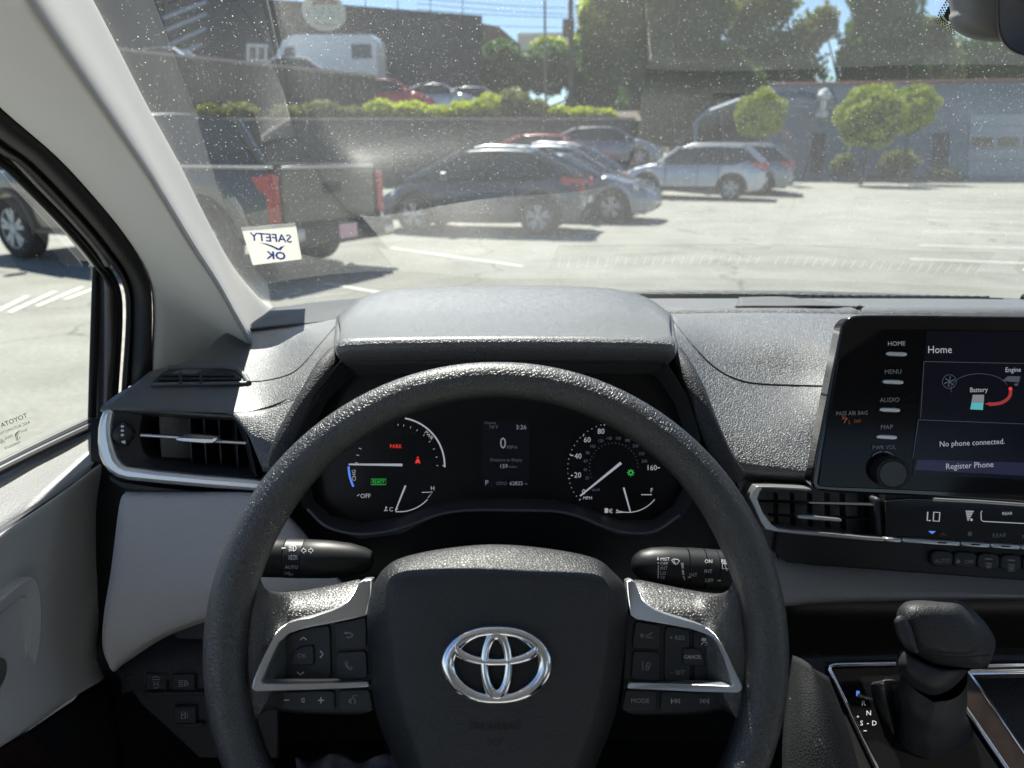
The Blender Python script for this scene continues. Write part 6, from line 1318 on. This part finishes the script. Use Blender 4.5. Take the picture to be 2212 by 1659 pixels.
for k, (t, x0, x1) in enumerate((('AUTO',1130,1248),('OFF',1252,1376),('',1382,1500),('',1508,1620),('',1628,1740),('',1750,1860))):
    y0 = 478+(x0-1130)*.055; q = [(x0,y0),(x1,y0+6),(x1-6,y0+92),(x0-8,y0+84)]
    b = plate('button', [cpt(p, .001) for p in rnd(via(r5, q), 1)], cn, .012, M_vent, cp, bevel=.0012)
    i_ = Ink(bm); xc = (x0+x1)/2-4
    if t == 'AUTO': i_.text(t, *r5(xc, 534), 8.5, slope=-.04)
    elif t == 'OFF':
        i_.text(t, *r5(xc+22, 540), 8, slope=-.04); x, y = r5(xc-38, 537)
        for q_ in range(4): a = math.radians(45+90*q_); i_.disc(x+2.4*math.cos(a), y-2.4*math.sin(a), 2.2, 8)
    else:
        x, y = r5(xc, y0+66); i_.line([(x-7,y-5),(x+7,y-4),(x+5,y+4),(x-5,y+3)], 1.3, True)
        for d in (-3,0,3): i_.line([(x+d,y-4),(x+d+1,y),(x+d,y+7)], 1.2)
        i_.line([(x-8,y-14),(x+8,y-13)], 2.4)
        if k == 3: i_.text('REAR', x, y+9, 4.5)
    i_.done('icon', M_printdim, b)

# ================================================================== console, selector lever
con = thing('centre_console', 'black console with chrome framed selector panel, wood strip and storage tray', 'centre console', tuple(D(2050, 1560, .6)))
gn = nrm((0,-.52,.85)); GP = D(1960, 1480, .615)
def gpt(p, off=0.0): return PL(*p, GP+gn*off, gn)
def g5(pts, off=0.0): return [gpt(p, off) for p in via(r5, pts)]
plate('selector_panel', g5([(560,1100),(930,1086),(1330,1130),(1560,1700),(1600,2000),(1000,2000),(850,1700)], 0), gn, .01, M_gloss, con)
tube('chrome_frame', [gpt(r5(*p), .002) for p in [(1000,2000),(830,1659),(760,1515),(680,1345),(600,1180),(572,1125),(575,1108),(600,1100),(760,1096),(930,1093)]], .0019, M_chrome, con)
plate('wood_strip', g5([(1240,1228),(1335,1138),(1500,1370),(1700,1659),(1900,1960),(1740,1960),(1540,1659)], .003), gn, .01, M_wood, con)
for P in ([(1238,1226),(1385,1440),(1534,1659),(1740,1960)],): tube('chrome_strip', [gpt(r5(*p), .004) for p in P], .0019, M_chrome, con)
plate('chrome_corner', g5([(1322,1132),(1345,1118),(1700,1108),(2400,1100),(2400,1138),(1700,1144),(1350,1150),(1500,1370),(1700,1659),(1690,1668),(1490,1372)], .005), gn, .006, M_chrome, con, bevel=.0012)
plate('chrome_ledge', g5([(1436,1092),(1700,1086),(2400,1080),(2400,1094),(1700,1101),(1440,1106)], .012), gn, .004, M_chrome, con, bevel=.0008)
plate('tray_floor', g5([(1350,1150),(2400,1138),(2400,1960),(1900,1960),(1500,1372)], -.03), gn, .004, M_navy, con)
V = g5([(1350,1152),(2400,1140)], .002)+g5([(1350,1152),(2400,1140)], -.03); mesh('tray_wall', V, [(0,1,3,2)], M_navy, con, smooth=False, solid=.003)
V = g5([(1352,1152),(1900,1960)], .002)+g5([(1352,1152),(1900,1960)], -.03); mesh('tray_wall', V, [(0,1,3,2)], M_navy, con, smooth=False, solid=.003)
plate('console_top', g5([(350,1050),(560,1040),(930,1030),(2400,1030),(2400,1082),(1436,1090),(930,1084),(560,1098),(850,1700),(700,1700)], -.003), gn, .02, M_black, con, bevel=.003)
gm = plane_map(GP, gn, .0006)
i_ = Ink(gm)
for t, x, y in (('R',758,1307),('N',786,1360),('D',816,1415),('S',747,1415)): i_.text(t, *r5(x, y), 10.5)
i_.text('+', *r5(727,1380), 8).line(via(r5, [(776,1418),(786,1418)]), 1.6).line(via(r5, [(758,1457),(775,1457)]), 1.8); i_.done('gate_lettering', M_print, con)
Ink(gm).text('P', *r5(727,1254), 10.5, bold=.7).done('park_letter', M_litblue, con)
# padded side of the console with its two seams
KPd = [[(1712,1415,.60),(1735,1425,.585),(1760,1445,.575),(1790,1462,.60)],[(1700,1500,.585),(1735,1500,.565),(1785,1520,.56),(1822,1545,.595)],[(1690,1600,.565),(1745,1600,.545),(1810,1620,.545),(1862,1659,.585)],[(1690,1720,.545),(1760,1720,.53),(1840,1740,.53),(1900,1760,.575)]]
kp = patch('side_pad', KPd, mat('console_leather', (.018,.019,.022), .75, spec=.25, grain=(430,.00016,'leather')), con, nu=5, nv=5)
V = []; Fc = []
for pts in ([(1706,1508,.580),(1728,1545,.566),(1758,1600,.5455),(1785,1659,.538),(1805,1700,.533)], [(1714,1504,.578),(1740,1540,.563),(1770,1596,.545),(1800,1655,.537),(1820,1700,.532)]):
    P = spline([D(u, v, d-.002) for u, v, d in pts], 60)
    for i in range(0, 59, 2):
        a, b_ = P[i], P[i+1]; s_ = nrm(np.cross(b_-a, C0-a))*.0005; b0 = len(V); V += [a-s_, a+s_, b_+s_, b_-s_]; Fc.append((b0, b0+1, b0+2, b0+3))
tag(mesh('stitching', V, Fc, mat('thread', (.09,.09,.10), .8), con, smooth=False), kind='stuff')
patch('console_side', [[(1690,1420,.66),(1800,1430,.64),(1900,1700,.62)],[(1690,1700,.62),(1800,1760,.60),(1900,1900,.60)]], M_black, con, nu=3, nv=3)

lev = thing('gear_selector', 'black leather topped gear selector with a gathered gaiter on the console', 'gear lever', tuple(D(2040, 1480, .58)))
def pillow(nm, pts, d0, prof, m, parent, n=72, k=1):
    o = resample(rnd(pts, k), n); c = sum(o)/len(o); rings = []
    for s_, dd in prof: rings.append([D(*(c+(p-c)*s_), d0+dd) for p in o])
    V = sum(rings, []); L = len(prof); Fc = [(r*n+i, r*n+(i+1) % n, (r+1)*n+(i+1) % n, (r+1)*n+i) for r in range(L-1) for i in range(n)]+[tuple(range(n)), tuple(range((L-1)*n, L*n))]
    ob = mesh(nm, V, Fc, m, parent, sharp=None); fix_normals(ob); return ob
Q = [(math.cos(a), -.026*math.sin(a)) for a in np.linspace(-1.35, 1.35, 13)]
Q = [(max(.25, c_**.45), d_) for c_, d_ in Q]
pillow('knob', via(r5, [(934,840),(945,790),(985,755),(1060,744),(1270,745),(1310,762),(1350,795),(1430,880),(1478,965),(1470,1020),(1448,1085),(1420,1112),(1390,1120),(1150,1103),(1095,1070),(1000,1020),(960,960),(940,900)]), .55, Q, mat('knob_leather', (.026,.027,.030), .5, grain=(470,.00012,'leather')), lev)
pillow('release_button', via(r5, [(918,860),(950,828),(985,835),(1020,900),(1045,990),(1060,1040),(1000,1015),(975,1000),(935,930)]), .535, [(.4,.004),(.8,.001),(1,-.003),(1,-.02)][::-1], M_vent, lev, 40)
tube('knob_seam', [D(*r5(*p), .524) for p in spline([(1440,1045),(1300,1058),(1165,1050),(1120,1045)], 20)], .0006, M_black, lev, seg=6)
pillow('knob_foot', via(r5, [(960,1010),(1010,1030),(1110,1085),(1200,1110),(1330,1122),(1290,1180),(1230,1235),(1150,1268),(1080,1255),(1000,1200),(950,1140),(930,1085)]), .565, Q, M_vent, lev)
P = spline([D(*r5(*p), d) for p, d in (((1150,1150),.568),((1130,1250),.572),((1120,1340),.582),((1130,1440),.592),((1140,1560),.600),((1150,1680),.605),((1150,1800),.61))], 60)
V = []; Fc = []; sg = 64
for i, p in enumerate(P):
    t = i/60; r_ = .024+.012*t**1.1+.026*max(0, t-.45)**1.2
    for k in range(sg):
        a = 2*math.pi*k/sg
        fold = .0030*math.sin(3*a+2.2*t+.8)*(.2+t)+.0016*math.sin(2*a+13*t)*math.exp(-((t-.40)/.25)**2)+.0022*math.exp(-(((a-4.4+math.pi) % (2*math.pi)-math.pi)/.10)**2)
        rr = r_+fold; V.append(p+CR*rr*math.cos(a)*(1.0)+np.array((0,.75,.66))*rr*math.sin(a)*.8)
for i in range(60):
    for k in range(sg): l = (k+1) % sg; Fc.append((i*sg+k, i*sg+l, (i+1)*sg+l, (i+1)*sg+k))
o = mesh('gaiter', V, Fc, mat('gaiter_leather', (.020,.021,.024), .42, grain=(500,.0002,'leather')), lev, sharp=None); fix_normals(o)
# the loose fold of the gaiter on the driver's side
patch('gaiter_fold', [[(1880,1480,.60),(1905,1470,.59),(1935,1478,.585),(1965,1500,.58)],[(1890,1540,.612),(1915,1530,.585),(1940,1535,.598),(1985,1560,.585)],[(1915,1600,.615),(1930,1590,.59),(1955,1600,.60),(1995,1640,.59)],[(1940,1660,.615),(1950,1650,.60),(1975,1660,.60),(2010,1700,.60)]], MATS['gaiter_leather'], lev, nu=6, nv=6)

# ================================================================== rear view mirror with its mount
mi = thing('rear_view_mirror', 'dark rear view mirror hanging from a grey mount cover on the windshield', 'mirror', tuple(D(2180, 30, .54)))
mp_ = [(2040,-60),(2046,-10),(2052,20),(2054,30),(2048,36),(2056,56),(2062,66),(2085,80),(2120,88),(2160,92),(2240,94),(2300,94),(2300,-60)]
pillow('mount_cover', mp_, .545, [(1.0,.045),(1.0,.012),(.985,-.004),(.95,-.013),(.86,-.022),(.6,-.028)], mat('mount_plastic', (.24,.235,.23), .6), mi, 110, 2)
pillow('mirror_housing', [(2150,-120),(2152,20),(2153,60),(2160,86),(2176,106),(2196,118),(2225,124),(2480,150),(2480,-120)], .50, [(.80,.05),(.93,.035),(.985,.02),(1.0,.0),(.985,-.006),(.965,-.007),(.95,-.004)], mat('mirror_shell', (.016,.016,.018), .35), mi, 110, 1)
# ================================================================== inspection sticker on the glass
st = thing('inspection_sticker', 'white sticker reading SAFETY OK in blue, seen from behind on the windshield', 'sticker', tuple(inws(585, 530)))
cq = [(523,500),(640,490),(652,560),(546,573)]
V = [onws(*p) for p in cq[:3]]; n_ = nrm(np.cross(V[1]-V[0], V[2]-V[0])); n_ = n_ if np.dot(n_, C0-V[0]) > 0 else -n_
V = [PL(*p, V[0], n_) for p in cq]
plate('card', V, n_, .0006, M_label, st)
smap = plane_map(V[0], n_, .0007)
i_ = Ink(smap); f_ = lambda x, y: (289.2+x*.2606*1.0, 195+y*.2606*.983)
f_ = lambda x, y: (324+x*(1050/2177)*.54, 216+y*(1050/2177)*.54)
i_.text('SAFETY', *f_(1004,1142), 17, mirror=True, sx=1.12, slope=.055, shear=-.12, bold=.5).text('OK', *f_(1046,1290), 16, mirror=True, sx=1.25, slope=.05, shear=-.1, bold=.9)
i_.poly(via(f_, [(905,1186),(960,1190),(1010,1205),(1068,1232),(1085,1215),(1125,1208),(1100,1225),(1085,1248),(1060,1246),(1000,1216),(950,1198)])); i_.done('printed_lettering', M_bluepr, st)
V2 = [p-n_*.001 for p in V]
# crumpled printed cloth low down between wheel and seat
cl = thing('crumpled_cloth', 'pale patterned crumpled cloth low in the dark footwell beside the wheel hub', 'cloth', tuple(D(800, 1680, .78)))
rows = []
for j in range(6):
    rows.append([(640+i*34, 1636+j*26+10*math.sin(i*1.9+j), .80-.02*j+.012*math.sin(i*2.3+j*1.7)) for i in range(10)])
patch('cloth', rows, mat('printed_cloth', (.20,.20,.28), .8, tint=(40,(.35,.30,.30),1)), cl, nu=5, nv=5)
